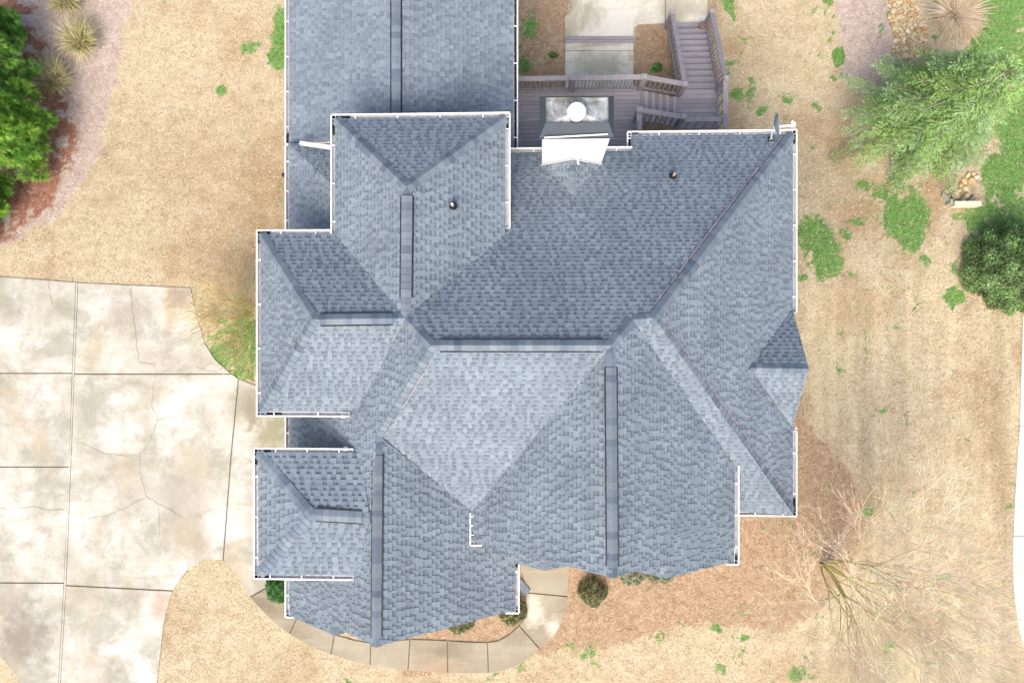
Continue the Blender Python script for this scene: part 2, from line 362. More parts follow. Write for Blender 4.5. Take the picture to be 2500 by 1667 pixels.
def masks(px, py):
    px = px+(fbm(px, py, 60)-.5)*46; py = py+(fbm(py+900, px, 60)-.5)*46
    nz = .55*fbm(px+300, py, 26)+.45*fbm(px+1300, py+70, 9)
    g = ell(px, py, GREENS); g = np.maximum(g, .95*sm(-25, 25, sdist(px, py, GREEN_R)))
    g = np.clip(g*(-.35+2.55*nz), 0, 1.1); g = np.maximum(g, .55*sm(.66, .80, fbm(px, py+500, 34))*(px > 1250))
    mul = sm(-22, 22, sdist(px, py, MULCH_F))
    mul = np.maximum(mul, sm(-6, 6, sdist(px, py, [(1240, -140), (1398, -140), (1398, 240), (1240, 240)])))
    mul = np.maximum(mul, sm(-4, 4, sdist(px, py, [(1545, 55), (1660, 40), (1700, 330), (1545, 330)])))
    pk = sm(-14, 14, sdist(px, py, BED_L)); pk = np.maximum(pk, sm(-14, 14, sdist(px, py, PINK_R)))
    rd = .95*sm(-50, 40, sdist(px, py, RED_L))*np.clip(.25+1.3*sm(.36, .66, fbm(px, py, 22)+.04), 0, 1)
    orr = np.clip(ell(px, py, ORANGES)*(.5+nz)+.55*sm(.52, .74, fbm(px+77, py+31, 150)), 0, 1)
    mul = np.maximum(mul, .8*sm(-10, 10, sdist(px, py, [(2310, 470), (2400, 480), (2400, 510), (2320, 522)])))
    g = np.where((mul > .5) & (px > 1400) & (py > 1000), g*.8, g)
    return g, mul, pk, rd, orr

# ------------------------------------------------------------------ ground sheet
def axis(lo, hi, step, far):
    a = list(np.arange(lo, hi+1e-6, step)); g = step*2; x = hi
    right = []; 
    while x < far: x += g; g *= 1.45; right.append(x)
    g = step*2; x = lo; left = []
    while x > -far: x -= g; g *= 1.45; left.append(x)
    return np.array(left[::-1]+a+right)
xs = axis(-19, 18.5, .09, 400); ys = axis(-12.5, 13, .09, 400)
GX, GY = np.meshgrid(xs, ys); GZ = ground_h(GX, GY)
gm = bpy.data.meshes.new('ground'); nx, ny = len(xs), len(ys)
vv = np.stack([GX, GY, GZ], -1).reshape(-1, 3)
ii = (np.arange(ny-1)[:, None]*nx+np.arange(nx-1)[None, :]).ravel()
ff = np.stack([ii, ii+1, ii+nx+1, ii+nx], -1)
gm.vertices.add(len(vv)); gm.vertices.foreach_set('co', vv.astype(np.float32).ravel())
gm.loops.add(ff.size); gm.loops.foreach_set('vertex_index', ff.astype(np.int32).ravel())
gm.polygons.add(len(ff)); gm.polygons.foreach_set('loop_start', np.arange(0, ff.size, 4, dtype=np.int32)); gm.update(calc_edges=True)
px, py = unproj_np(vv[:, 0], vv[:, 1], vv[:, 2])
g_, mu_, pk_, rd_, or_ = masks(px, py)
for nm, ch in (('mask', (g_, mu_, pk_)), ('mask2', (rd_, or_, sm(1900, 2000, px)*sm(560, 760, py)))):
    ca = gm.color_attributes.new(nm, 'FLOAT_COLOR', 'POINT'); arr = np.ones((len(vv), 4), np.float32)
    for k in range(3): arr[:, k] = ch[k]
    ca.data.foreach_set('color', arr.ravel())
gm.polygons.foreach_set('use_smooth', [True]*len(gm.polygons))
gm.materials.append(M['ground']); ground = bpy.data.objects.new('ground', gm); COL.objects.link(ground); tag(ground, kind='structure')

# ------------------------------------------------------------------ concrete
def stain(x, y, rx, ry, rot, c, k):
    p = GD(x, y); return (p.x, p.y, rx, ry, rot, c, k)
ST_D = [stain(395, 700, .35, 1.3, 0, (.42, .33, .18), .6), stain(300, 720, 1.2, .8, .3, (.27, .24, .19), .6), stain(420, 680, .6, .5, 0, (.25, .19, .13), .75),
        stain(420, 1230, 1.1, .8, -.5, (.35, .285, .20), .6), stain(440, 1060, .9, 1.2, .2, (.36, .32, .23), .75), stain(380, 1130, 1.9, .9, 0, (.36, .34, .29), .5), stain(60, 1460, 1.5, 1.3, .4, (.22, .20, .16), .85), stain(30, 1380, 1.2, .6, .4, (.26, .23, .19), .6),
        stain(632, 990, 1.0, 1.6, 0, (.27, .25, .16), .95), stain(585, 1180, .5, 2.2, 0, (.34, .32, .25), .6), stain(585, 930, .6, .8, 0, (.24, .21, .15), .8), stain(500, 900, .3, .5, 0, (.35, .34, .28), .3), stain(540, 1290, .5, .9, .3, (.42, .33, .2), .5), stain(370, 1380, .5, .8, 0, (.38, .27, .19), .6), stain(30, 720, .5, .5, 0, (.25, .22, .18), .6), stain(560, 1240, .7, .12, .35, (.44, .32, .21), .5)]
M['conc_drive'] = mat_concrete('weathered_driveway_concrete', (.29, .27, .21), (.40, .38, .31), (.56, .55, .50), ST_D, .5, (.40, .60), True)
M['conc_walk'] = mat_concrete('brown_stained_concrete', (.19, .16, .105), (.245, .21, .15), (.33, .30, .225),
        [stain(1225, 1400, .5, .7, 0, (.58, .56, .48), .7), stain(1270, 1440, .35, .5, .6, (.60, .58, .50), .6), stain(1000, 1530, 1.2, .35, 0, (.42, .31, .21), .5)], .55)
M['conc_patio'] = mat_concrete('mossy_patio_concrete', (.32, .30, .20), (.46, .43, .32), (.68, .65, .56),
        [stain(1375, 150, 1.6, .8, 0, (.35, .35, .26), .9), stain(1375, 105, 1.2, .12, 0, (.32, .29, .2), .8)], .25, (.40, .50))
M['conc_road'] = mat_concrete('pale_concrete', (.56, .54, .50), (.66, .65, .62), (.74, .73, .71), (), .12)
M['dark_joint'] = simple('dark_joint_soil', (.19, .155, .115), .95, 0, .3, 20)
def slab(mb, pts, top=.03, depth=.14, inset=0.0):
    mb.prism([tuple(p) for p in pts], depth)
def gpts(L, dz, d=True): return [(GD if d else G)(x, y, dz) for x, y in L]
mb = MB(); DZ = .035
panels = [[(-260, 618), (0, 636), (173.5, 649), (165.5, 856), (-260, 856)], [(-260, 858.5), (165, 858.5), (158.3, 1071), (-260, 1071)], [(-260, 1073.5), (158, 1073.5), (146.3, 1337), (-260, 1335)],
          [(-260, 1338), (146, 1340), (133.5, 1568), (130, 1680), (120, 1680), (50, 1568), (0, 1505), (-60, 1440), (-260, 1360)],
          [(179.5, 650), (437, 662), (450, 720), (470, 790), (492, 825), (520, 850), (528, 857.5), (171.5, 857.5)],
          [(171.2, 860.5), (533, 860.5), (546.5, 870), (529, 1050), (511, 1286), (497, 1284), (475, 1285), (455, 1291), (430, 1309), (412, 1330), (397, 1354.5), (152.5, 1342.5), (164.5, 1040)],
          [(152, 1345.5), (395.5, 1358), (382, 1400), (374, 1440), (368, 1500), (360, 1568), (352, 1680), (135, 1680), (139.5, 1568)],
          [(549.5, 871.5), (590, 887), (700, 905), (700, 1325), (631, 1336), (574, 1369), (550, 1330), (525, 1295), (514, 1287), (532, 1050)],
          [(174.5, 649.2), (178.3, 649.6), (170.4, 860), (163.3, 1040), (151, 1345), (138.3, 1568), (134.5, 1680), (131, 1680), (134.5, 1568), (147, 1340), (159.5, 1040), (166.5, 857)]]
for p in panels: slab(mb, gpts(p, DZ))
driveway = tag(mb.build('driveway', M['conc_drive']), kind='structure')
mb = MB(); mb.prism(gpts([(x/K, y/K) for x, y in DRIVE], .012), .1)
mb.build('joint_bed', M['dark_joint'], driveway)
mb = MB()
def crack(L, w=.012, seed=0):
    rr = random.Random(seed); pts = [GD(x, y, DZ+.004) for x, y in L]; fine = []
    for a, b in zip(pts, pts[1:]):
        n = max(2, int((b-a).length/.12))
        for i in range(n):
            q = a.lerp(b, i/n); s = Vector((-(b-a).y, (b-a).x, 0)).normalized(); fine.append(q+s*rr.uniform(-.035, .035))
    fine.append(pts[-1])
    for i, (a, b) in enumerate(zip(fine, fine[1:])):
        s = Vector((-(b-a).y, (b-a).x, 0)).normalized()*w*rr.uniform(.25, .6); mb.poly([a-s, b-s, b+s, a+s])
for k, c in enumerate([[(355, 862), (349, 935), (362, 965), (345, 1010), (319, 1047), (323, 1095), (335, 1140), (372, 1160), (420, 1188)], [(176, 1016), (200, 1022), (232, 1038), (270, 1045), (319, 1047)],
          [(0, 1168), (35, 1168), (80, 1163), (120, 1172), (147, 1171)], [(300, 664), (303, 700), (310, 760), (318, 830)], [(318, 830), (355, 835), (358, 860)], [(362, 965), (400, 957)],
          [(335, 1140), (290, 1165), (245, 1183), (200, 1190)], [(365, 1165), (368, 1230)], [(560, 1050), (575, 1060), (590, 1063)], [(110, 640), (118, 700)], [(450, 842), (500, 858)]]): crack(c, .012, k)
mb.build('crack', M['dark_joint'], driveway)
# footpath
mb = MB(); cuts = [0, 3, 5, 7, 9, 11, 13, 16, 20, 22]
def lerp2(a, b, t): return (a[0]+(b[0]-a[0])*t, a[1]+(b[1]-a[1])*t)
for a, b in zip(cuts, cuts[1:]):
    o = list(W_OUT[a:b+1]); i_ = list(W_IN[a:b+1])
    for L in (o, i_):
        L[0] = lerp2(L[0], L[1], .035); L[-1] = lerp2(L[-1], L[-2], .035)
    slab(mb, [G(x, y, .04) for x, y in o+i_[::-1]])
path = tag(mb.build('path', M['conc_walk']), kind='structure')
mb = MB(); mb.prism([G(x, y, .012) for x, y in WALK], .08); mb.build('joint_bed', M['dark_joint'], path)
# patio behind the house
mb = MB()
slab(mb, [G(x, y, .05) for x, y in [(1395, -140), (1397, 20), (1393, 32), (1380, 40), (1380, 89), (1547, 89), (1547, 68), (1560, 60), (1623, 57), (1623, -140)]])
slab(mb, [G(x, y, .05) for x, y in [(1626, -140), (1626, 62), (1727, 62), (1727, -140)]])
slab(mb, [G(x, y, .07) for x, y in [(1380, 105), (1380, 123.5), (1546, 123.5), (1546, 105)]])
slab(mb, [G(x, y, .045) for x, y in [(1380, 125), (1380, 235), (1546, 235), (1546, 125)]])
patio = tag(mb.build('patio', M['conc_patio']), kind='structure')
mb = MB()
for a, b in ((89.5, 96.6), (97.4, 104.6)):
    mb.prism([G(x, y, .10) for x, y in [(1380, a), (1380, b), (1547, b), (1547, a)]], .16)
o = mb.build('timber_step', M['deck_x']); tag(o, 'grey painted two-board timber step crossing the concrete patio', 'step')
# sidewalk at right edge
mb = MB()
R = [(2510, 600), (2499, 760), (2497, 830), (2494, 930), (2491, 1039), (2485, 1120), (2479, 1212), (2475, 1308), (2474, 1379), (2475, 1425), (2479, 1465), (2485, 1512), (2497, 1564), (2515, 1640), (2540, 1760)]
for a, b in ((0, 4), (4, 7), (7, 11), (11, 14)):
    seg = [list(p) for p in R[a:b+1]]; seg[0][1] += 1; seg[-1][1] -= 1
    slab(mb, [G(x, y, .04) for x, y in [tuple(p) for p in seg]+[(seg[-1][0]+95, seg[-1][1]), (seg[0][0]+95, seg[0][1])]])
tag(mb.build('sidewalk', M['conc_road']), kind='structure')

# ------------------------------------------------------------------ THE HOUSE
hv = dict(NE=(1935, 327, 3.04), SE=(1935, 1250, 3.04), pkR=(1597, 777, 6.01), rL=(1545, 780, 6.01), MR=(1492, 843, 6.37), FeN=(1793, 1136, 3.94), FeS=(1793, 1368, 3.94), FF=(1496, 1409, 6.36),
  FwS=(1158, 1321, 3.91), EV=(1153, 1245, 3.90), ML=(1052, 843, 6.39), J=(990, 777, 5.95), ET=(921, 1060, 5.21), EF=(917.5, 1577.5, 5.22), EeN=(1257, 1372, 3.165), EeS=(1257, 1487, 3.165), EwS=(706, 1497, 3.0),
  CNW=(637, 573, 4.745), CSW=(637, 1005, 4.75), Cpk=(766, 780, 5.96), CoE=(874, 1002, 4.78), CnE=(818, 572, 4.74), NNW=(819, 291, 4.745), NNE=(1234, 287, 4.75), Npk=(993, 457, 5.96), NeS=(1232, 580, 4.77),
  DNW=(630, 1105, 4.80), DSW=(632, 1402, 4.80), Dpk=(759, 1255, 5.18), DE=(903, 1263, 5.15), DnE=(880, 1105, 4.82), DsE=(877, 1404, 4.82), Hap=(1974, 900, 4.08), HL=(1832, 898, 4.08), HN=(1935, 755, 3.07), HS=(1935, 1043, 3.07))
W = {k: P(*v) for k, v in hv.items()}
def plane(*names):
    """least-squares plane h = aX+bY+c through vertices -> (point, normal)"""
    A = np.array([[W[n].x, W[n].y, 1] for n in names]); z = np.array([W[n].z for n in names])
    a, b, c = np.linalg.lstsq(A, z, rcond=None)[0]
    return a, b, c
def on(pl, x, y):
    a, b, c = pl; u, v = nrm(x, y); z = (H-c)/(1+a*u+b*v); return Vector((u*z, v*z, H-z))
def onxy(pl, X, Y): return Vector((X, Y, pl[0]*X+pl[1]*Y+pl[2]))
pn = plane('NE', 'pkR', 'rL', 'MR', 'ML', 'J'); ew = plane('EwS', 'EF', 'ET', 'ML', 'J', 'CoE'); ee = plane('ET', 'EF', 'EeS', 'EV'); ms = plane('SE', 'pkR', 'rL', 'FeN')
fe = plane('MR', 'FF', 'FeN', 'FeS'); fw = plane('MR', 'FF', 'FwS', 'EV'); pe_ = plane('NE', 'SE', 'pkR')

house = empty('house', P(1250, 833, 0))
tag(house, 'large house with dark blue-grey shingle hip and gable roof, white gutters and white chimney', 'house')
house['label'] = 'large house with blue-grey shingle hip and gable roof and white gutters'
roof = None
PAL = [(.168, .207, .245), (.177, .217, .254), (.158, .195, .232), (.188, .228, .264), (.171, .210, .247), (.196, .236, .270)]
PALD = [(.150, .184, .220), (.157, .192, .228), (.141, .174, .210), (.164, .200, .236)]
def clip_half(poly, a, b, c):
    """keep a*x+b*y<=c"""
    out = []; n = len(poly)
    for i in range(n):
        p, q = poly[i], poly[(i+1) % n]; dp = a*p[0]+b*p[1]-c; dq = a*q[0]+b*q[1]-c
        if dp <= 0: out.append(p)
        if (dp < 0 < dq) or (dq < 0 < dp):
            t = dp/(dp-dq); out.append((p[0]+t*(q[0]-p[0]), p[1]+t*(q[1]-p[1])))
    return out
slope_parts = []
def slope(pts, seed, expo=.118, wid=1.0, lift=0.0, band=.66):
    """one shingled roof slope: laminated shingles laid course by course, clipped to the outline"""
    rr = random.Random(seed); pts = [Vector(p) for p in pts]
    n = Vector((0, 0, 0)); c0 = pts[0]
    for i in range(len(pts)): n += (pts[i]-c0).cross(pts[(i+1) % len(pts)]-c0)
    n.normalize(); n = n if n.z > 0 else -n
    if min(abs(n.x), abs(n.y)) < .35*max(abs(n.x), abs(n.y)):      # courses run parallel to the eave
        A = np.array([[p.x, p.y, 1] for p in pts]); ab = 0 if abs(n.x) > abs(n.y) else 1
        sol = np.linalg.lstsq(A[:, [ab, 2]], np.array([p.z for p in pts]), rcond=None)[0]
        n = Vector((-sol[0], 0, 1)) if ab == 0 else Vector((0, -sol[0], 1)); n.normalize()
    up = Vector((0, 0, 1)); t = (up-n*up.dot(n)).normalized(); s = t.cross(n).normalized()
    # eave direction snapped to world axes
    q = [((p-c0).dot(s), (p-c0).dot(t), (p-c0).dot(n)) for p in pts]
    area = sum(q[i][0]*q[(i+1) % len(q)][1]-q[(i+1) % len(q)][0]*q[i][1] for i in range(len(q)))
    if area < 0: q = q[::-1]
    poly = [(a, b) for a, b, _ in q]
    base_off = sum(c for _, _, c in q)/len(q)
    t0 = min(b for _, b in poly); t1 = max(b for _, b in poly)
    mb = MB(); W3 = lambda a, b, h: c0+s*a+t*b+n*(base_off+h+lift)
    nrow = int((t1-t0)/expo)+1
    ph = [rr.uniform(0, 6.28) for _ in range(4)]
    patch = lambda a, b: 1+.035*math.sin(a*2.3+ph[0]+1.3*math.sin(b*1.7+ph[1]))+.03*math.sin(b*3.1+a*.9+ph[2])
    for i in range(nrow):
        lo = t0+i*expo; hi = lo+expo
        strip = clip_half(clip_half(poly, 0, -1, -lo), 0, 1, hi)
        if len(strip) < 3: continue
        a0 = min(a for a, _ in strip); a1 = max(a for a, _ in strip)
        a = a0-rr.uniform(0, .3); tabon = rr.random() < .5
        rowtone = rr.uniform(.985, 1.015)
        while a < a1:
            w = (rr.choice((.075, .095, .12, .14, .17)) if tabon else rr.choice((.07, .09, .12, .15)))*wid*rr.uniform(.9, 1.1)
            cell = clip_half(clip_half(strip, -1, 0, -a), 1, 0, a+w)
            if len(cell) >= 3:
                if tabon:
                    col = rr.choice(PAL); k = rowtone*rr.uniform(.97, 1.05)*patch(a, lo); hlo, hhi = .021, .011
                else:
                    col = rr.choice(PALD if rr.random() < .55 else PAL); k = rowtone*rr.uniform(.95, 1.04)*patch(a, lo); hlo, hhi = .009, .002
                col = tuple(v*k for v in col)
                hh = lambda b: hlo+(hhi-hlo)*min(1, max(0, (b-lo)/expo))
                parts = [(cell, col)]
                if not tabon:
                    mid = hi-expo*.40
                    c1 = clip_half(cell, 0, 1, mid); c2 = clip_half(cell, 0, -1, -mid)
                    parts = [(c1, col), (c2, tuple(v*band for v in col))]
                for cc, cl in parts:
                    if len(cc) >= 3:
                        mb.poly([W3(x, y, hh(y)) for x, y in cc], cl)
                # butt edge and side edges
                m = len(cell)
                for j in range(m):
                    (x0, y0), (x1, y1) = cell[j], cell[(j+1) % m]
                    if abs(y0-hi) < 1e-6 and abs(y1-hi) < 1e-6: continue
                    if not tabon and abs(y0-lo) > 1e-6: continue
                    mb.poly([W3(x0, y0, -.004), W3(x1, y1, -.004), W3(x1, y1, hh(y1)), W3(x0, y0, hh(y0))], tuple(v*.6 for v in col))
            a += w; tabon = not tabon
    o = mb.build('roof_slope', M['shingle'], roof)
    # deck below
    d = MB(); d.prism([W3(a, b, -.006) for a, b in poly], .12); dk = d.build('roof_deck', M['soffit'], o)
    return o
mbr = MB()     # the roof body: fascia ring handled by each deck; the root mesh is the ridge board run
mbr.beam(W['ML']-Vector((0, 0, .25)), W['MR']-Vector((0, 0, .25)), .05, .2)
roof = mbr.build('roof', M['wood_edge'], house)
def r_(x, y, h): return P(x, y, h)
slope([W['NE'], W['pkR'], W['rL'], W['MR'], W['ML'], W['J'], W['NeS'], on(pn, 1208, 584), on(pn, 1208, 378), on(pn, 1541, 369), on(pn, 1541, 328)], 1)
slope([W['NE'], W['pkR'], W['SE']], 2)
slope([W['SE'], W['pkR'], W['rL'], W['FeN'], on(ms, 1770, 1150), on(ms, 1770, 1250)], 3)
slope([W['MR'], W['rL'], W['FeN'], on(fe, 1793, 1337), W['FF']], 4)
slope([W['MR'], W['FF'], W['FwS'], W['EV']], 5)
slope([W['ML'], W['MR'], W['EV'], W['ET']], 6)
slope([W['ET'], W['EV'], on(ee, 1257, 1262), W['EeS'], W['EF']], 7)
slope([on(ew, 706, 1475), W['EF'], W['ET'], W['ML'], W['J'], W['CoE'], on(ew, 706, 1000)], 8)
slope([W['CSW'], W['Cpk'], W['J'], W['CoE']], 9)
slope([W['CNW'], W['CnE'], W['J'], W['Cpk']], 10)
slope([W['CNW'], W['Cpk'], W['CSW']], 11)
slope([W['NNW'], W['Npk'], W['J'], W['CnE']], 12)
slope([W['NNE'], W['NeS'], W['J'], W['Npk']], 13)
slope([W['NNW'], W['NNE'], W['Npk']], 14)
slope([W['DNW'], W['Dpk'], W['DSW']], 15, .133, 1.1)
slope([W['DNW'], W['DnE'], W['DE'], W['Dpk']], 16, .133, 1.1)
slope([W['DSW'], W['Dpk'], W['DE'], W['DsE']], 17, .133, 1.1)
slope([W['HN'], W['Hap'], W['HL']], 18)
slope([W['HS'], W['HL'], W['Hap']], 19)
# low north wing and its hip end
A_e, A_r = 2.75, 3.72
yA = -130
def AW(x, y):  # wing west / east slope height by interpolation of plan X
    xw, xr, xe = P(706, 200, A_e).x, P(967, 200, A_r).x, P(1254, 200, A_e).x
    return xw, xr, xe
xw, xr, xe = AW(0, 0)
YN = P(900, yA, A_r).y; 
YW = P(706, 352, A_e).y; YE = P(1254, 372, A_e).y; Yr = P(967, 310, A_r).y-1.0
slope([(xw, YN, A_e), (xw, YW, A_e), (xr, YW-.15, A_r), (xr, YN, A_r)], 20, .122, 1.15, band=.86)
slope([(xe, YN, A_e), (xr, YN, A_r), (xr, YE-.4, A_r), (xe, YE-.4, A_e)], 21, .122, 1.15, band=.86)
bw0 = P(706, 352, 3.0); ewp = ew[0]/abs(ew[0]) if ew[0] else 1
B1 = P(832, 470, 3.98)
slope([bw0, P(706, 600, 3.0), P(832, 600, 3.98), B1], 22)
slope([bw0, B1, P(832, 366, 3.24)], 23)
# small nested gables at the front
def gable(xr_, h, yf, yb, wl, wr, pl_, pr_, seed, lift=0.0):
    """ridge along Y at X=xr_, from yf (front) to yb; wl / wr half widths and pitches"""
    slope([(xr_, yb, h), (xr_, yf, h), (xr_-wl, yf, h-wl*pl_), (xr_-wl, yb, h-wl*pl_)], seed, lift=lift)
    slope([(xr_, yb, h), (xr_+wr, yb, h-wr*pr_), (xr_+wr, yf, h-wr*pr_), (xr_, yf, h)], seed+50, lift=lift)
k0 = on(ew, 817, 1547); g0 = on(fe, 1628, 1412); p0 = P(1329.6, 1392, 4.50)
kx = k0.x; kz = k0.z-.008; ky = P(817, 1551, k0.z).y
gable(kx, kz, ky, W['EF'].y+1.0, kx-W['EwS'].x-.02, 1.0, abs(ew[0]), .75, 30, -.006)
gable(g0.x, g0.z-.008, g0.y, W['FF'].y+.8, 1.3, W['FeS'].x-g0.x-.02, .70, abs(fe[0]), 31, -.006)
gable(p0.x, 4.50, p0.y, p0.y+1.6, 1.25, .9, .70, .62, 32)

# ---- ridge and hip caps
def cap_run(a, b, nl, nr, vent=False, expo=.165, hw=.15, seed=0, col=None, parent=None):
    """a->b line; nl / nr = unit directions falling away on either side"""
    rr = random.Random(seed*7+3); a, b = Vector(a), Vector(b); d = (b-a); L = d.length; d.normalize()
    up = Vector((0, 0, 1)); up = (up-d*up.dot(d)).normalized()
    z0 = .045 if vent else .016
    mb = MB(); n = max(1, round(L/expo)); e = L/n
    for i in range(n):
        c = random.Random(seed*100+i).choice(PAL+[(.120, .156, .20), (.130, .168, .21), (.155, .195, .24)]); k = rr.uniform(.80, 1.0); c = tuple(v*k for v in c)
        rows = []
        for (off, lift) in ((i*e, 0.0), ((i+1)*e+.012, .011)):
            o = a+d*off; w = hw*(1+.03*rr.uniform(-1, 1))
            ctr = o+up*(z0+lift+.012)
            row = [o+nl*w+up*(z0+lift-.0), o+nl*w*.45+up*(z0+lift+.009), ctr, o+nr*w*.45+up*(z0+lift+.009), o+nr*w+up*(z0+lift)]
            rows.append(row)
        A, B = rows
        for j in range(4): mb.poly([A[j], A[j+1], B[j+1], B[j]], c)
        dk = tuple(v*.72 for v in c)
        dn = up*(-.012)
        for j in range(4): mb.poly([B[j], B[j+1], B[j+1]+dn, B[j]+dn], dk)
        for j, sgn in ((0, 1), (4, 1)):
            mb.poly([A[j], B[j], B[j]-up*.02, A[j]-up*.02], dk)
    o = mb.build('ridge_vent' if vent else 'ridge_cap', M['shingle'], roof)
    if vent:
        v = MB()
        for nd in (nl, nr):
            c1 = a+nd*(hw+.016); c2 = b+nd*(hw+.016)
            v.beam(c1+up*.02, c2+up*.02, .036, .05)
        v.build('vent_slot', M['black'], o)
    return o
def dirs(a, b, pl1, pl2):
    a, b = Vector(a), Vector(b); d = (b-a).normalized(); out = []
    for p in (pl1, pl2):
        n = Vector((-p[0], -p[1], 1)).normalized(); v = n.cross(d).normalized(); out.append(v)
    return out
def cap(an, bn, pa, pb, vent=None, seed=0, hw=.148):
    """pa / pb slopes (tuples of names or plane) either side; vent=(f0,f1) fractions with a ridge vent"""
    a = W[an] if isinstance(an, str) else Vector(an); b = W[bn] if isinstance(bn, str) else Vector(bn)
    n1, n2 = dirs(a, b, pa, pb)
    if n1.z > 0: n1 = -n1
    if n2.z > 0: n2 = -n2
    if (n1-n2).length < .3: n2 = -n1
    if vent:
        p, q = a.lerp(b, vent[0]), a.lerp(b, vent[1])
        if vent[0] > 0: cap_run(a, p, n1, n2, seed=seed, hw=hw)
        cap_run(p, q, n1, n2, True, seed=seed+1, hw=hw)
        if vent[1] < 1: cap_run(q, b, n1, n2, seed=seed+2, hw=hw)
    else: cap_run(a, b, n1, n2, seed=seed, hw=hw)
cn = plane('CNW', 'CnE', 'J', 'Cpk'); cw = plane('CNW', 'Cpk', 'CSW'); co = plane('CSW', 'Cpk', 'J', 'CoE'); cs = plane('ML', 'MR', 'EV', 'ET')
nw = plane('NNW', 'Npk', 'J', 'CnE'); ne = plane('NNE', 'NeS', 'J', 'Npk'); nn = plane('NNW', 'NNE', 'Npk')
dw = plane('DNW', 'Dpk', 'DSW'); dn_ = plane('DNW', 'DnE', 'DE', 'Dpk'); ds = plane('DSW', 'Dpk', 'DE', 'DsE'); hn = plane('HN', 'Hap', 'HL'); hs = plane('HS', 'HL', 'Hap')
cap('NE', 'pkR', pn, pe_, seed=1); cap('SE', 'pkR', ms, pe_, seed=2); cap('pkR', 'rL', pn, ms, seed=3); cap('rL', 'MR', pn, fe, seed=4)
cap('ML', 'MR', pn, cs, (.05, .955), 5); cap('MR', 'FF', fw, fe, (.095, .955), 8); cap('J', 'ML', pn, ew, seed=11); cap('ET', 'ML', ew, cs, seed=12)
cap('ET', 'EF', ew, ee, (.10, .955), 13); cap('J', 'Cpk', cn, co, (.14, .93), 16); cap('CNW', 'Cpk', cn, cw, seed=19); cap('CSW', 'Cpk', co, cw, seed=20)
cap('J', 'Npk', nw, ne, (.16, .93), 21); cap('NNW', 'Npk', nw, nn, seed=24); cap('NNE', 'Npk', ne, nn, seed=25)
cap('DNW', 'Dpk', dw, dn_, seed=26); cap('DSW', 'Dpk', dw, ds, seed=27); cap('Dpk', 'DE', dn_, ds, (.09, .86), 28); cap('Hap', 'HL', hn, hs, seed=31)
aw_ = ((A_r-A_e)/(xr-xw), 0, 0); ae_ = (-(A_r-A_e)/(xe-xr), 0, 0)
cap((xr, YN, A_r), (xr, Yr-.6, A_r), aw_, ae_, (0.0, 1.0), 33, .13)
bwp = (.75, 0, 0); cap(bw0, B1, bwp, (0, -.75, 0), seed=36)
cap((kx, ky, kz), (kx, W['EF'].y+.5, kz), (.75, 0, 0), (-.75, 0, 0), seed=37)
cap((g0.x, g0.y, g0.z-.035), (g0.x, g0.y+.42, g0.z-.035), (.7, 0, 0), (-.7, 0, 0), seed=38)
cap((p0.x, p0.y, 4.5), (p0.x, p0.y+1.2, 4.5), (.7, 0, 0), (-.7, 0, 0), seed=39)

# ---- faint red chalk lines snapped beside the hips
CHS = (-1, -1)
def chalk(an, bn, pl, side, off=.19, seed=0):
    a, b = W[an], W[bn]; n = Vector((-pl[0], -pl[1], 1)).normalized(); d = (b-a).normalized(); v = n.cross(d).normalized()*side
    rr = random.Random(seed); mb = MB(); L = (b-a).length; t = .3
    while t < L-.3:
        e = min(L-.3, t+rr.uniform(.15, .5)); w = rr.uniform(.010, .026); k = rr.uniform(.85, 1.1)
        p, q = a+d*t+v*off+n*.027, a+d*e+v*off+n*.027; mb.poly([p-v*w, q-v*w, q+v*w, p+v*w], (.25*k, .215*k, .25*k)); t = e+(rr.uniform(.0, .12))
    mb.build('chalk_line', M['shingle'], roof)
chalk('NE', 'pkR', pn, CHS[0], seed=1); chalk('SE', 'pkR', pe_, CHS[1], seed=2); chalk('ET', 'ML', cs, -1, seed=3)
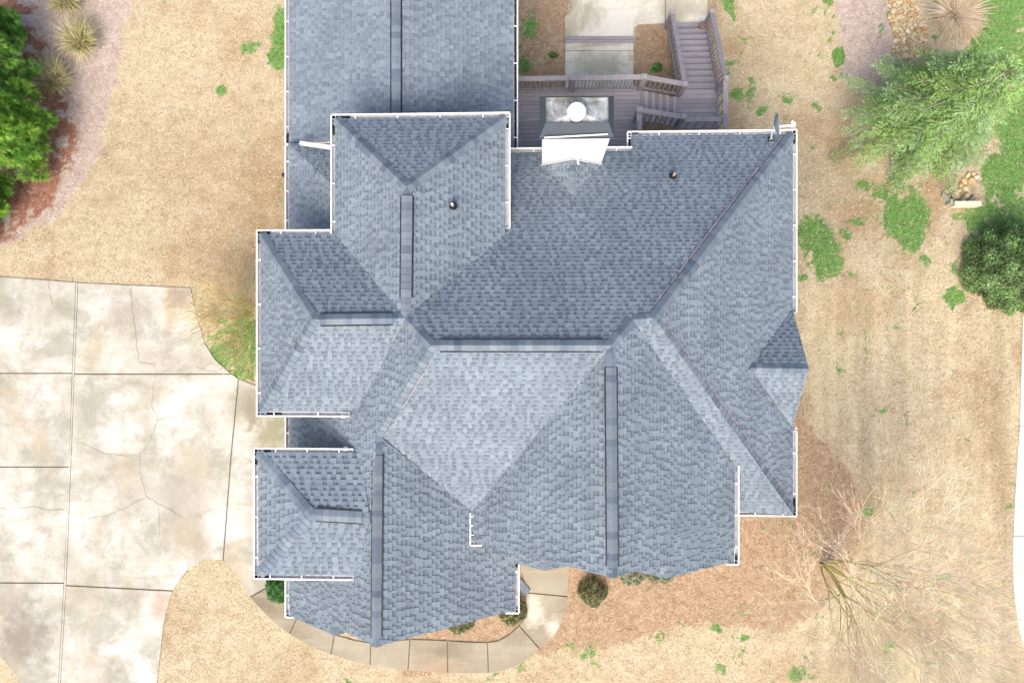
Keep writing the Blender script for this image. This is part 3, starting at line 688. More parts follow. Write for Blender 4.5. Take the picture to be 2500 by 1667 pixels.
# ---- gutters
def gutter(a, b, out, ends=(0, 0), debris=0, hang=1.15, seed=0):
    """a->b along the roof edge, out = outward unit vector"""
    rr = random.Random(seed+900); a, b, out = Vector(a), Vector(b), Vector(out).normalized(); d = (b-a).normalized(); L = (b-a).length
    a2 = a-d*ends[0]; b2 = b+d*ends[1]; z = Vector((0, 0, 1)); gw = .112
    mb = MB()
    def bar(o0, z0, w, h): mb.beam(a2+out*o0+z*z0, b2+out*o0+z*z0, w, h)
    bar(gw, -.055, .012, .10); bar(gw-.004, .0, .036, .014); bar(.008, -.06, .008, .09); bar(gw/2+.004, -.105, gw-.006, .006)
    for e in (a2, b2): mb.box(e+out*(gw/2)-z*.055, (abs(out.x)*gw+abs(d.x)*.006+.002, abs(out.y)*gw+abs(d.y)*.006+.002, .09))
    n = max(1, int(L/hang)) if hang < 5 else -1; h0 = rr.uniform(.3, .7)
    for i in range(n+1):
        q = a+d*min(L-.05, (i+h0)*L/(n+1)); mb.beam(q+out*.0+z*.006, q+out*(gw)+z*.006, .028, .008)
    o = mb.build('gutter', M['white'], house)
    m2 = MB(); m2.beam(a2+out*(gw/2+.004)-z*.096, b2+out*(gw/2+.004)-z*.096, gw-.02, .008); m2.build('gutter_trough', M['gutter_in'], o)
    if debris:
        m3 = MB()
        for (t0, t1) in ([(0, debris)] if debris > 0 else [(L+debris, L)]):
            for _ in range(int(abs(debris)*260)):
                t = rr.uniform(t0, t1); q = a+d*t+out*rr.uniform(.02, gw-.02)+z*rr.uniform(-.08, -.02); s_ = rr.uniform(.01, .03); an = rr.uniform(0, 6.3)
                c = rr.choice([(.02, .02, .022), (.03, .028, .025), (.05, .04, .03), (.015, .016, .02)])
                m3.poly([q+Vector((math.cos(an+k)*s_, math.sin(an+k)*s_, rr.uniform(-.005, .005))) for k in (0, 1.6, 3.1, 4.7)], c)
        m3.build('leaf_debris', M['debris'], o)
    return o
Wt, Es, No, So = (-1, 0, 0), (1, 0, 0), (0, 1, 0), (0, -1, 0)
g = gutter
def lv(p, q, keep='x'):  # helper: endpoint q levelled to p
    p, q = Vector(p), Vector(q)
    return Vector((p.x, q.y, p.z)) if keep == 'x' else Vector((q.x, p.y, p.z))
nW, nE = W['NNW'], W['NNE']
g(nW, lv(nW, nE, 'y'), No, (.11, .11), .35, seed=1); g(nW, lv(nW, P(819, 570, 4.745)), Wt, (.11, .0), .4, seed=2); g(nE, lv(nE, P(1234, 556, 4.75)), Es, (.11, 0), .3, seed=3)
c1, c2 = W['CNW'], W['CSW']
g(c1, lv(c1, P(806, 573, 4.745), 'y'), No, (.11, 0), .2, seed=4); g(c1, lv(c1, c2), Wt, (.11, .11), .2, seed=5); g(lv(c1, c2), Vector((P(852, 1005, 4.75).x, c2.y, c2.z)), So, (.11, 0), .5, seed=6)
d1, d2 = W['DNW'], W['DSW']
g(d1, lv(d1, d2), Wt, (.11, .11), .3, seed=7); g(d1, Vector((P(862, 1105, 4.8).x, d1.y, 4.8)), No, (.11, 0), .3, seed=8); g(lv(d1, d2), Vector((P(862, 1402, 4.8).x, d2.y, 4.8)), So, (.11, 0), .3, seed=9)
e1 = W['EwS']; g(P(706, 1003, 3.0), lv(P(706, 1003, 3.0), e1), Wt, (0, .1), 0, seed=10); g(lv(P(706, 1003, 3.0), e1), e1+Vector((.14, 0, 0)), So, (.1, 0), 0, hang=9, seed=11)
e2 = W['EeS']; g(W['EeN']+Vector((0, .1, 0)), lv(W['EeN'], e2), Es, (0, .1), .25, seed=12); g(e2, e2-Vector((.26, 0, 0)), So, (.1, 0), 0, hang=9, seed=13)
f1 = W['FwS']; ft = P(1155, 1252, 3.91); g(lv(f1, ft), f1, Wt, (0, .1), -.25, hang=.3, seed=14); g(f1, f1+Vector((.2, 0, 0)), So, (.1, 0), 0, hang=9, seed=15)
f2 = W['FeS']; g(lv(f2, W['FeN']), f2, Es, (0, .1), -.1, seed=16); g(f2, f2-Vector((.2, 0, 0)), So, (.1, 0), 0, hang=9, seed=17)
s1 = W['SE']; g(Vector((P(1800, 1250, 3.04).x, s1.y, s1.z)), s1, So, (0, .11), -.15, seed=18)
n1 = W['NE']; g(n1, lv(n1, P(1935, 762, 3.04)), Es, (.11, 0), .25, seed=19); g(lv(n1, P(1935, 1052, 3.04)), lv(n1, s1), Es, (0, .11), -.35, seed=20)
q1 = on(pn, 1541, 328); q2 = on(pn, 1541, 369); g(Vector((q1.x, n1.y, n1.z)), n1, No, (.1, .11), .2, seed=21)
g(Vector((q1.x, n1.y, n1.z)), Vector((q1.x, q2.y, n1.z)), Wt, (.1, -.02), .3, hang=.35, seed=22)
q3 = on(pn, 1240, 377); g(Vector((q3.x, q2.y, q2.z)), Vector((q1.x-.02, q2.y, q2.z)), No, (0, 0), 0, seed=23)
g(Vector((xw, YN, A_e)), Vector((xw, YW+.02, A_e)), Wt, (0, 0), -.3, seed=24); g(Vector((xe, YN, A_e)), Vector((xe, YE+.1, A_e)), Es, (0, 0), -5.8, seed=25)
g(bw0-Vector((0, .03, 0)), lv(bw0, P(706, 570, 3.0)), Wt, (0, 0), 0, seed=26)
# ---- downspouts
def downspout(pts, w=.075, name='downspout'):
    mb = MB()
    for a, b in zip(pts, pts[1:]): mb.beam(a, b, w, w*.8)
    for p in pts[1:-1]: mb.box(p, (w*1.02, w*1.02, w*.82))
    return mb.build(name, M['white'], house)
a = P(812, 362, 4.55)
downspout([P(820, 362, 4.6), P(734, 350, 2.98+.18)], .10)
mb = MB(); mb.box(P(838, 1015, 4.62), (.11, .09, .1)); mb.beam(P(838, 1016, 4.6), P(848, 1010, 3.95), .08, .07); mb.build('downspout', M['white'], house)
mb = MB(); mb.box(P(845, 1095, 4.70), (.10, .10, .1)); mb.beam(P(845, 1095, 4.66), P(856, 1100, 4.1), .08, .07); mb.build('downspout', M['white'], house)
downspout([P(1942, 1047, 2.95), P(1934, 1047, 2.6), G(1925, 1047, .1)], .09)
downspout([P(1942, 318, 2.95), P(1930, 322, 2.5), Vector((P(1930, 322, 2.5).x, P(1930, 322, 2.5).y, -1.5))], .08)

# ---- walls under the eaves
def wallbox(x0, x1, y0, y1, z1, z0=-2.6, name='wall'):
    mb = MB(); mb.box(((x0+x1)/2, (y0+y1)/2, (z0+z1)/2), (x1-x0, y1-y0, z1-z0)); return mb.build(name, M['siding'], house)
wallbox(W['EwS'].x+.45, W['NE'].x-.4, W['SE'].y+.4, q2.y-.4, 2.86)
wallbox(q1.x+.4, W['NE'].x-.402, q2.y-.41, n1.y-.4, 2.84)
wallbox(f1.x+.4, f2.x-.4, f2.y+.35, s1.y+.41, 3.75)
wallbox(e1.x+.452, e2.x-.4, e2.y+.35, s1.y+.42, 2.85)
wallbox(c1.x+.4, -3.2, c2.y+.4, c1.y-.4, 4.6, 2.88); wallbox(d1.x+.4, -3.4, d2.y+.4, d1.y-.4, 4.66, 2.9)
wallbox(c1.x+.46, -5.0, c2.y+.42, c1.y-.42, 2.9); wallbox(d1.x+.46, -5.0, d2.y+.42, d1.y-.42, 2.92)
wallbox(nW.x+.4, nE.x-.4, 2.0, nW.y-.4, 4.6); wallbox(xw+.4, xe-.4, 3.0, YN-.3, A_e-.16)
def gwall(x0, x1, xm, y, ze, zr):
    mb = MB(); p = [(x0, y, ze-.15), (x1, y, ze-.15), (xm, y, zr-.3)]; q = [(a, y+.12, c) for a, _, c in p]
    mb.poly(p); mb.poly(q[::-1])
    for i in range(3): mb.poly([p[i], q[i], q[(i+1) % 3], p[(i+1) % 3]])
    mb.build('gable_wall', M['siding'], house)
gwall(f1.x+.2, f2.x-.2, W['FF'].x, W['FF'].y+.3, 3.9, 6.3); gwall(e1.x+.2, e2.x-.2, W['EF'].x, W['EF'].y+.3, 3.1, 5.2)
mb = MB(); hx = W['NE'].x-.15
mb.poly([(hx, W['HS'].y+.2, 2.9), (hx, W['HN'].y-.2, 2.9), (hx, W['Hap'].y, 3.85)]); mb.build('gable_wall', M['siding'], house)

# ---- chimney
zt = 6.12
cb = [on(pn, 1326, 407), on(pn, 1471, 403)]
def tl(x, y, h=zt): return P(x, y, h)
ctop = dict(sw=tl(1321, 334), se=tl(1488, 327))
cx0 = (ctop['sw'].x+cb[0].x)/2+.0; cx1 = (ctop['se'].x+cb[1].x)/2; cys = (ctop['sw'].y+ctop['se'].y)/2; depth_c = .92
cyn = cys+depth_c
mb = MB(); mb.box(((cx0+cx1)/2, (cys+cyn)/2, (zt-.12-2.5)/2), (cx1-cx0, cyn-cys, zt-.12+2.5)); chim = mb.build('chimney', M['chim_white'], house)
# rim: sloped dark metal shroud, open at the back edge
mb = MB(); z = zt; ow = .07
X0, X1, Y0, Y1 = cx0-ow, cx1+ow, cys-.02, cyn+.02
def ringside(o0, o1, i0, i1): mb.poly([o0, o1, i1, i0])
ix0, ix1, iy0, iy1 = X0+.14, X1-.14, Y0+.28, Y1-.09
zo, zi = zt-.10, zt+.10
O = [Vector((X0, Y0, zo)), Vector((X1, Y0, zo)), Vector((X1, Y1, zo)), Vector((X0, Y1, zo))]
I = [Vector((ix0, iy0, zi)), Vector((ix1, iy0, zi)), Vector((ix1, iy1, zi)), Vector((ix0, iy1, zi))]
B_ = [p-Vector((0, 0, .12)) for p in O]
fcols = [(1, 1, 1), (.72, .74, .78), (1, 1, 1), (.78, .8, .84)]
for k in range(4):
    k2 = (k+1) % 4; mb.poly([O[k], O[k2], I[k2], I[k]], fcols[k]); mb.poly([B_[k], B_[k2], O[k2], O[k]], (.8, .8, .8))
shroud = mb.build('chimney_shroud', M['slate_metal'], chim)
mb = MB()     # cross-broken sheet inside the shroud
pan = [Vector((ix0+.01, iy0+.01, zi-.14)), Vector((ix1-.01, iy0+.01, zi-.14)), Vector((ix1-.01, iy1-.01, zi-.14)), Vector((ix0+.01, iy1-.01, zi-.14))]
cc_ = (pan[0]+pan[2])/2+Vector((0, 0, .10))
for k in range(4): mb.poly([pan[k], pan[(k+1) % 4], cc_])
for k in range(4): mb.poly([pan[k], pan[(k+1) % 4], I[(k+1) % 4]-Vector((0, 0, .02)), I[k]-Vector((0, 0, .02))])
mb.build('chimney_pan', M['galv'], chim)
fc = Vector(((ix0+ix1)/2+.02, (iy0+iy1)/2-.02, zi-.1)); fc2 = P(1408, 274, zi+.22); fc.x = fc2.x; fc.y = fc2.y+.02
mb = MB(); mb.tube([fc, fc+Vector((0, 0, .22))], [.17, .17], 28); mb.build('flue_pipe', simple('rusty_flue_metal', (.28, .22, .17), .6, .2, .3, 12), chim)
mb = MB(); mb.tube([fc+Vector((0, 0, .22)), fc+Vector((0, 0, .24)), fc+Vector((0, 0, .32)), fc+Vector((0, 0, .345))], [.205, .212, .212, .19], 40); mb.build('flue_cap', M['chim_white'], chim, weld=True)
mb = MB(); mb.beam(P(1329, 333.5, zt-.02)+Vector((0, -.03, 0)), P(1484, 325, zt-.02)+Vector((0, -.03, 0)), .03, .02); mb.build('flashing_strip', M['white'], chim)
# cricket behind the chimney
ck = on(pn, 1401, 474); ckh = ck.z; cr0 = Vector(((cx0+cx1)/2, cys, ckh)); cr1 = Vector((cr0.x, ck.y, ckh))
c_w = onxy(pn, cx0-.03, cys); c_e = onxy(pn, cx1+.03, cys)
lf = Vector((0, 0, .012))
slope([cr0+lf, c_w+lf, cr1+lf], 60); slope([cr0+lf, cr1+lf, c_e+lf], 61)
cap(cr0, cr1, (.6, 0, 0), (-.6, 0, 0), seed=62)
mb = MB(); 
pz = [c_w+Vector((0, -.03, .05)), cr0+Vector((0, -.03, .075)), c_e+Vector((0, -.03, .05))]
for a, b in zip(pz, pz[1:]): mb.beam(a, b, .025, .03)
mb.build('chimney_flashing', M['lightmetal'], chim)
mb = MB(); mb.beam(cr0+Vector((.13, -.02, .10)), cr0+Vector((.15, -.15, .03)), .05, .03); mb.build('flashing_kick', M['white'], chim)

# ---- plumbing vents on the roof
def vent_pipe(pl, x, y, rust=False):
    q = on(pl, x, y); mb = MB()
    nrmv = Vector((-pl[0], -pl[1], 1)).normalized(); r = Vector((0, 0, 1)).rotation_difference(nrmv).to_matrix()
    mb.tube([q, q+Vector((0, 0, .06)), q+Vector((0, 0, .12)), q+Vector((0, 0, .15))], [.10, .098, .07, .045], 24)
    o = mb.build('vent_boot', M['black'], house)
    m = MB(); m.tube([q+Vector((0, 0, .1)), q+Vector((0, 0, .26))], [.038, .038], 16); m.build('vent_pipe', simple('vent_pipe_pvc', (.35, .26, .17) if rust else (.45, .47, .5), .5), o)
vent_pipe(ne, 1106.7, 503.5); vent_pipe(pn, 1642, 431, True)

# ---- satellite dish
foot = on(pn, 1881, 341)+Vector((0, 0, .02)); dish = empty('satellite_dish', foot); tag(dish, 'grey satellite dish on a white mast at the roof corner above the lawn', 'satellite dish')
mb = MB(); mb.box(foot+Vector((0, 0, .01)), (.16, .14, .02), None); mb.build('foot_plate', M['black'], dish)
top = P(1886, 318, foot.z+.42)
mb = MB(); mb.tube([foot, top], [.022, .022], 12); mb.tube([foot+Vector((-.05, -.02, 0)), foot+Vector((0, 0, .16))], [.01, .01], 6); mb.tube([foot+Vector((.05, -.02, 0)), foot+Vector((0, 0, .16))], [.01, .01], 6); mb.build('mast', M['lightmetal'], dish)
dc = P(1893.5, 305, foot.z+.5); mb = MB(); nseg = 28
face = Vector((.97, .10, .26)).normalized(); u_ = Vector((0, 0, 1)).cross(face).normalized(); v_ = face.cross(u_)
u_ = (u_*math.cos(.0)+v_*math.sin(.0))
ringsd = []
for k in range(6):
    rr_ = .30*k/5; ringsd.append([dc+face*(.10*(rr_/.3)**2-.03)+u_*rr_*math.cos(2*PI*j/nseg)+v_*rr_*.88*math.sin(2*PI*j/nseg) for j in range(nseg)])
for off, flip in ((Vector((0, 0, 0)), False), (-face*.012, True)):
    for A_, B2 in zip(ringsd, ringsd[1:]):
        for j in range(nseg):
            f_ = [A_[j]+off, A_[(j+1) % nseg]+off, B2[(j+1) % nseg]+off, B2[j]+off]; mb.poly(f_[::-1] if flip else f_)
for j in range(nseg): a_, b_ = ringsd[-1][j], ringsd[-1][(j+1) % nseg]; mb.poly([a_, b_, b_-face*.012, a_-face*.012])
mb.build('reflector', M['dish'], dish)
mb = MB(); mb.beam(dc-face*.04-v_*.2, P(1933, 307, foot.z+.38), .05, .035); mb.build('feed_arm', M['white'], dish)
q = P(1936, 305, foot.z+.40); mb = MB(); mb.box(q, (.11, .12, .08)); mb.box(q+Vector((-.03, .07, .02)), (.04, .05, .06)); mb.box(q+Vector((0, 0, .043)), (.05, .05, .01)); mb.build('feed_horn', M['white'], dish)
# ---- floodlight on west wall eave
q = P(697, 431, 2.7); mb = MB(); mb.tube([q+Vector((.12, 0, 0)), q], [.02, .02], 8); mb.tube([q, q+Vector((-.09, .06, .02))], [.035, .06], 12); fl = mb.build('floodlight', M['black'], house)

# ------------------------------------------------------------------ DECK
dh, lh = .50, -.20
def dkp(x, y, h): return P(x, y, h)
deck = empty('wooden_deck', P(1500, 260, dh)); tag(deck, 'grey painted timber deck with railings and stairs behind the house', 'deck')
DX0, DX1 = xe-.25, P(1563, 250, dh).x; DY1 = P(1450, 215, dh).y; DY0 = q2.y-.35; DYs = P(1600, 296, dh).y
LX0, LX1 = P(1651, 250, lh).x, P(1757, 250, lh).x; LY1 = P(1700, 219, lh).y; LY0 = n1.y-.2
def boards(name, x0, x1, y0, y1, h, bw, mat, along='x', parent=deck, seed=0):
    rr = random.Random(seed); mb = MB()
    if along == 'x':
        y = y1
        while y > y0: 
            k = rr.uniform(.88, 1.08); mb.box(((x0+x1)/2, y-bw/2, h-.02), (x1-x0, bw-.009, .04), None, (k, k, k)); y -= bw
    else:
        x = x0
        while x < x1-.01:
            k = rr.uniform(.88, 1.08); mb.box((x+bw/2, (y0+y1)/2, h-.02), (bw-.009, y1-y0, .04), None, (k, k, k)); x += bw
    return mb.build(name, mat, parent)
boards('decking', DX0, DX1, DY0, DY1, dh, .128, M['deck_x'], seed=1)
boards('landing', LX0, LX1, LY0, LY1, lh, .150, M['deck_x'], seed=2)
mb = MB(); mb.box(((DX0+DX1)/2, DY1-.03, dh-.15), (DX1-DX0, .04, .2)); mb.box((DX1-.03, (DY1+DY0)/2, dh-.15), (.04, DY1-DY0-.1, .2)); mb.box((LX1-.03, (LY0+LY1)/2, lh-.15), (.04, LY1-LY0, .2)); mb.build('rim_joist', M['rail'], deck)
# steps from deck down to the landing (5 treads, each of two boards)
nst = 5; xs0, xs1 = DX1+.01, LX0-.01; tw = (xs1-xs0)/nst
for k in range(nst):
    h = dh-(k+.6)*(dh-lh)/(nst+.2); mb = MB(); x = xs0+k*tw
    for j in range(2): mb.box((x+tw*(.25+.5*j), (DY1-.08+DYs)/2, h-.02), (tw/2-.008, DY1-.1-DYs, .04), None, (1.06 if j else .86,)*3)  # shade on the first board of each tread painted into its colour
    mb.box((x+tw-.012, (DY1-.08+DYs)/2, h-.10), (.02, DY1-.12-DYs, .12), None, (.7, .7, .7)); mb.build('step', M['deck_y'], deck)
# main stair down to the patio
slh = float(ground_h(0, 10.2))+.06; n2 = 11
yb0 = LY1; yb1 = P(1690, 61, slh).y; sx0, sx1 = LX0+.18, LX1-.02
for k in range(n2):
    h = lh-(k+1)*(lh-slh)/(n2+1); y = yb0+(k+.5)*(yb1-yb0)/n2; mb = MB(); t_ = (yb1-yb0)/n2
    for j in range(2): mb.box(((sx0+sx1)/2, y+(j-.5)*t_/2, h-.02), (sx1-sx0, t_/2-.006, .04), None, (1.0-.08*j,)*3)
    mb.box(((sx0+sx1)/2, y-t_/2+.012, h+.06), (sx1-sx0-.02, .018, .12), None, (.65,)*3)
    mb.build('stair_tread', M['deck_x'], deck)
mb = MB()
for x in (sx0-.03, sx1+.03): mb.beam((x, yb0, lh-.15), (x, yb1, slh), .05, .25)
mb.build('stair_stringer', M['rail'], deck)
def railing(a, b, post_a=True, post_b=True, n=10, hgt=.95, lo=.10, pw=.135, capw=.15):
    """a,b floor points; cap rail, bottom rail, balusters and posts"""
    a, b = Vector(a), Vector(b); z = Vector((0, 0, 1))
    mb = MB(); mb.beam(a+z*hgt, b+z*hgt, capw, .04); mb.beam(a+z*(hgt-.06), b+z*(hgt-.06), .04, .08)
    o = mb.build('railing', M['rail'], deck)
    m = MB(); m.beam(a+z*lo, b+z*lo, .045, .08); m.build('bottom_rail', M['rail'], o)
    for k in range(n):
        q = a.lerp(b, (k+.7)/(n+.4)); m = MB(); m.box(q+z*(lo+hgt)/2, (.034, .034, hgt-lo-.08)); m.build('baluster', M['rail'], o)
    for p, f_ in ((a, post_a), (b, post_b)):
        if f_:
            m = MB(); m.box(p+z*(hgt-.5)/2, (pw, pw, hgt+.56)); m.box(p+z*(hgt+.045), (pw+.045, pw+.045, .03)); m.box(p+z*(hgt+.075), (pw, pw, .03)); m.build('post', M['rail'], o)
    return o
yR = DY1-.05
pA = Vector((DX0, yR, dh)); pB = Vector((P(1395, 219, dh).x, yR, dh)); pC = Vector((DX1-.03, yR, dh)); pD = Vector((LX0+.07, LY1-.18, lh))
railing(pA, pB, False, True, 15); railing(pB, pC, False, True, 19); railing(pC, pD, False, True, 8)
pE = Vector((P(1640, 62, slh+1.0).x, yb1-.05, slh)); pF = Vector((sx1+.09, yb1-.05, slh)); pG = Vector((sx1+.10, LY1-.05, lh)); pE.x = sx0-.10
pE.x = P(1641, 46, slh+1.0).x; pF.x = P(1738, 42, slh+1.0).x; pG.x = P(1771, 200, lh+.95).x
railing(pD, pE, False, True, 17, 1.0, .12); railing(pG, pF, True, True, 17, 1.0, .12)
pH = Vector((pG.x, LY0+.15, lh)); railing(pG, pH, False, True, 7)
pI = Vector((P(1561, 290, dh+.95).x, DYs+.03, dh)); pJ = Vector((P(1668, 313, lh+.95).x, DYs+.03, lh)); railing(pI, pJ, True, True, 8)
railing(pI, Vector((pI.x, DY0+.4, dh)), False, False, 3)
railing(pJ+Vector((.05, -.06, 0)), Vector((pH.x, pJ.y-.06, lh)), False, False, 4, .90)
# newel pot at the foot
q = P(1715, 62, slh+.35); pot = MB(); q.z = slh; 
pot.tube([q, q+Vector((0, 0, .06)), q+Vector((0, 0, .30)), q+Vector((0, 0, .36)), q+Vector((0, 0, .37))], [.07, .09, .12, .125, .09], 18)
o = pot.build('plant_pot', simple('brown_clay', (.20, .14, .12), .8, 0, .2, 12)); tag(o, 'small brown clay pot at the foot of the deck stairs', 'pot')

# ------------------------------------------------------------------ small hard objects
# drain headwall
hw_ = empty('drain_headwall', G(2352, 500)); tag(hw_, 'small pale concrete drain headwall beside the brown stones', 'headwall')
mb = MB(); a = G(2323, 500, .18); b = G(2387, 500, .18); mb.beam(a, b, .15, .4); mb.build('cap_block', simple('cream_concrete', (.62, .55, .40), .85, 0, .1, 9), hw_)
mb = MB(); mb.beam(G(2319, 500, .12), G(2319, 490, .12), .13, .3); mb.beam(G(2315, 492, .08), G(2300, 477, .02), .05, .25); mb.beam(G(2360, 494, .06), G(2376, 480, .06), .05, .25); mb.build('wing_wall', simple('grey_concrete', (.36, .35, .32), .85, 0, .2, 9), hw_)
# splash block under the downspout at the porch
a = G(1264, 1418, .06); b = G(1287, 1447, .06); sb = MB(); sb.beam(a, b, .26, .05)
d_ = (b-a).normalized(); s_ = Vector((-d_.y, d_.x, 0))
for k in range(7): q = a.lerp(b, (k+.5)/7); sb.beam(q-s_*.02+Vector((0, 0, .03)), q+s_*.11+Vector((0, 0, .03)), .03, .02)
for w_ in (-.125, .125): sb.beam(a+s_*w_+Vector((0, 0, .03)), b+s_*w_+Vector((0, 0, .03)), .02, .03)
o = sb.build('splash_block', simple('blue_grey_plastic', (.17, .20, .25), .6)); tag(o, 'ribbed blue-grey splash block between the eave and the footpath', 'splash block')

# ------------------------------------------------------------------ rocks
def rock_mesh(seed):
    bm = bmesh.new(); bmesh.ops.create_icosphere(bm, subdivisions=2, radius=1.0); rr = np.random.default_rng(seed)
    dirs_ = rr.normal(size=(9, 3)); dirs_ /= np.linalg.norm(dirs_, axis=1)[:, None]; am = rr.uniform(.72, .95, 9)
    for v in bm.verts:
        for d, a_ in zip(dirs_, am):
            t = v.co.dot(Vector(d))
            if t > a_: v.co -= Vector(d)*(t-a_)
    me = bpy.data.meshes.new('rock'); bm.to_mesh(me); bm.free()
    c = random.Random(seed).choice([(.56, .41, .20), (.60, .47, .27), (.68, .59, .42), (.45, .30, .16), (.52, .42, .27)])
    ca = me.color_attributes.new('Col', 'FLOAT_COLOR', 'CORNER'); arr = np.tile(np.array([*c, 1], np.float32), (len(me.loops), 1)); ca.data.foreach_set('color', arr.ravel())
    me.materials.append(M['rock']); me.polygons.foreach_set('use_smooth', [False]*len(me.polygons)); return me
rmesh = [rock_mesh(k) for k in range(12)]
def rock(x, y, r, k, label, group, rr):
    o = bpy.data.objects.new('rock', rmesh[k]); COL.objects.link(o); p = G(x, y); o.location = p+Vector((0, 0, r*.2))
    o.scale = (r*rr.uniform(.85, 1.25), r*rr.uniform(.7, 1.0), r*rr.uniform(.5, .7)); o.rotation_euler = (rr.uniform(-.2, .2), rr.uniform(-.2, .2), rr.uniform(0, 6.28))
    tag(o, label, 'rock', group)
rr = random.Random(5); pts_ = []
for _ in range(9000):
    x = rr.uniform(2158, 2268); y = rr.uniform(-6, 152)
    if sdist(np.array([x]), np.array([y]), CREEK)[0] < 1: continue
    r = rr.uniform(3.2, 6.5) if rr.random() < .75 else rr.uniform(6, 9)
    if all((x-a)**2+(y-b)**2 > ((r+c)*.74)**2 for a, b, c in pts_): pts_.append((x, y, r))
    if len(pts_) >= 280: break
for x, y, r in pts_: rock(x, y, r*24/F, rr.choice([0, 1, 2, 3, 4, 5, 6, 7, 8, 9, 10, 11]), 'small tan river stone among the stones of the dry creek bed', 'stones of the dry creek bed', rr)
big = [(2331, 478, 11), (2350, 490, 9), (2360, 480, 8), (2322, 463, 8), (2345, 452, 7), (2357, 461, 8), (2372, 441, 9), (2353, 443, 7), (2383, 433, 7), (2392, 436, 6), (2366, 470, 6), (2340, 466, 7), (2312, 468, 6), (2362, 428, 7), (2376, 425, 6)]
cols = 'large round reddish-brown boulder beside the concrete headwall'
for i, (x, y, r) in enumerate(big):
    rock(x, y, r*23.5/F, (i*5+3) % 12, cols if i == 0 else 'brown stone piled above the concrete headwall', None if i == 0 else 'brown stones above the headwall', rr)

# ------------------------------------------------------------------ vegetation
def rot_frames(D):
    """orthonormal frames with first axis D (N,3)"""
    D = D/np.linalg.norm(D, axis=1, keepdims=True); up = np.tile([0, 0, 1.0], (len(D), 1)); up[np.abs(D[:, 2]) > .95] = [1, 0, 0]
    S = np.cross(D, up); S /= np.linalg.norm(S, axis=1, keepdims=True); U = np.cross(S, D); return D, S, U
def blades(pos, dirv, length, width, curl=0.0):
    """triangular blades: returns (N*3,3)"""
    D, S, U = rot_frames(dirv); L = np.asarray(length).reshape(-1, 1); Wd = np.asarray(width).reshape(-1, 1)
    a = pos-S*Wd/2; b = pos+S*Wd/2; c = pos+D*L+U*(-curl)*L
    return np.stack([a, b, c], 1).reshape(-1, 3)
def leaves(pos, nrmv, size, asp=.5):
    D, S, U = rot_frames(nrmv); N = len(pos); ang = RNG.uniform(0, 2*PI, N)[:, None]
    A = S*np.cos(ang)+U*np.sin(ang); B = -S*np.sin(ang)+U*np.cos(ang); s = np.asarray(size).reshape(-1, 1)
    return np.stack([pos-A*s, pos-B*s*asp, pos+A*s, pos+B*s*asp], 1).reshape(-1, 3)
def pick(cols, n, var=.15):
    c = np.array(cols)[RNG.integers(0, len(cols), n)]; return c*RNG.uniform(1-var, 1+var, (n, 1))

# --- lawn blades, pine straw, leaves: things nobody could count
N = 330000
X = RNG.uniform(-17.5, 17.0, N); Y = RNG.uniform(-11.5, 12.3, N); Z = ground_h(X, Y); px, py = unproj_np(X, Y, Z)
keep = (px > -40) & (px < 2540) & (py > -40) & (py < 1710)
for R_, mg in ((DRIVE, -3), (WALK, -3), (PATIO, -2), (ROAD, -3)): keep &= sdist(px, py, R_) < mg+2.0
keep &= sdist(px, py, [(x, y) for x, y in HOUSE]) < 8
X, Y, Z, px, py = X[keep], Y[keep], Z[keep], px[keep], py[keep]
gm_, mu, pk, rd, orr = masks(px, py)
r1 = RNG.uniform(0, 1, len(X)); 
isg = (gm_*RNG.uniform(.35, 1.35, len(X)) > .46)
ism = (~isg) & (mu > r1); isr = (~isg) & (~ism) & (rd*.8 > r1); isp = (~isg) & (~ism) & (~isr) & (pk > r1)
ist = ~(isg | ism | isr | isp)
def mk(name, sel, cols, L, Wd, lift, var, label=None, cat=None, thin=1.0):
    if thin < 1: sel = sel & (RNG.uniform(0, 1, len(sel)) < thin)
    n = int(sel.sum()); an = RNG.uniform(0, 2*PI, n); el = RNG.uniform(lift[0], lift[1], n)
    D = np.stack([np.cos(an)*np.cos(el), np.sin(an)*np.cos(el), np.sin(el)], 1)
    pos = np.stack([X[sel], Y[sel], Z[sel]+.006], 1)
    V = blades(pos, D, RNG.uniform(L[0], L[1], n), RNG.uniform(Wd[0], Wd[1], n), .1)
    C = pick(cols, n, var)
    o = np_mesh(name, V, 3, C, M['blade']); tag(o, label, cat, kind='stuff'); return o, sel
mk('dry_grass', ist, [(.60, .51, .35), (.46, .365, .22), (.69, .61, .44), (.35, .26, .15), (.55, .47, .31), (.78, .71, .55)], (.05, .12), (.007, .016), (.1, .8), .28, 'short straw-coloured dormant lawn grass around the house', 'grass', .8)
mk('green_grass', isg, [(.11, .27, .05), (.17, .35, .08), (.24, .42, .13), (.07, .18, .04), (.34, .40, .19), (.46, .42, .26)], (.05, .11), (.012, .024), (.3, 1.2), .25, 'bright green weeds and clover growing in patches of the lawn', 'grass')
mk('pine_straw', ism, [(.46, .32, .19), (.57, .44, .29), (.34, .20, .11), (.66, .55, .40), (.24, .135, .075), (.60, .50, .34)], (.09, .19), (.005, .011), (0.0, .35), .2, 'orange-brown pine straw mulch spread in the front beds', 'mulch')
mk('red_litter', isr, [(.30, .10, .06), (.38, .17, .11), (.22, .07, .045), (.45, .30, .24)], (.06, .14), (.006, .013), (0.0, .4), .2, 'dark red needle litter under the green conifers', 'litter')
mk('pink_litter', isp, [(.50, .41, .35), (.60, .52, .46), (.36, .22, .16), (.70, .64, .58), (.30, .14, .09)], (.04, .10), (.005, .012), (0.0, .4), .2, 'fine pinkish soil litter in the planting beds', 'litter', .5)
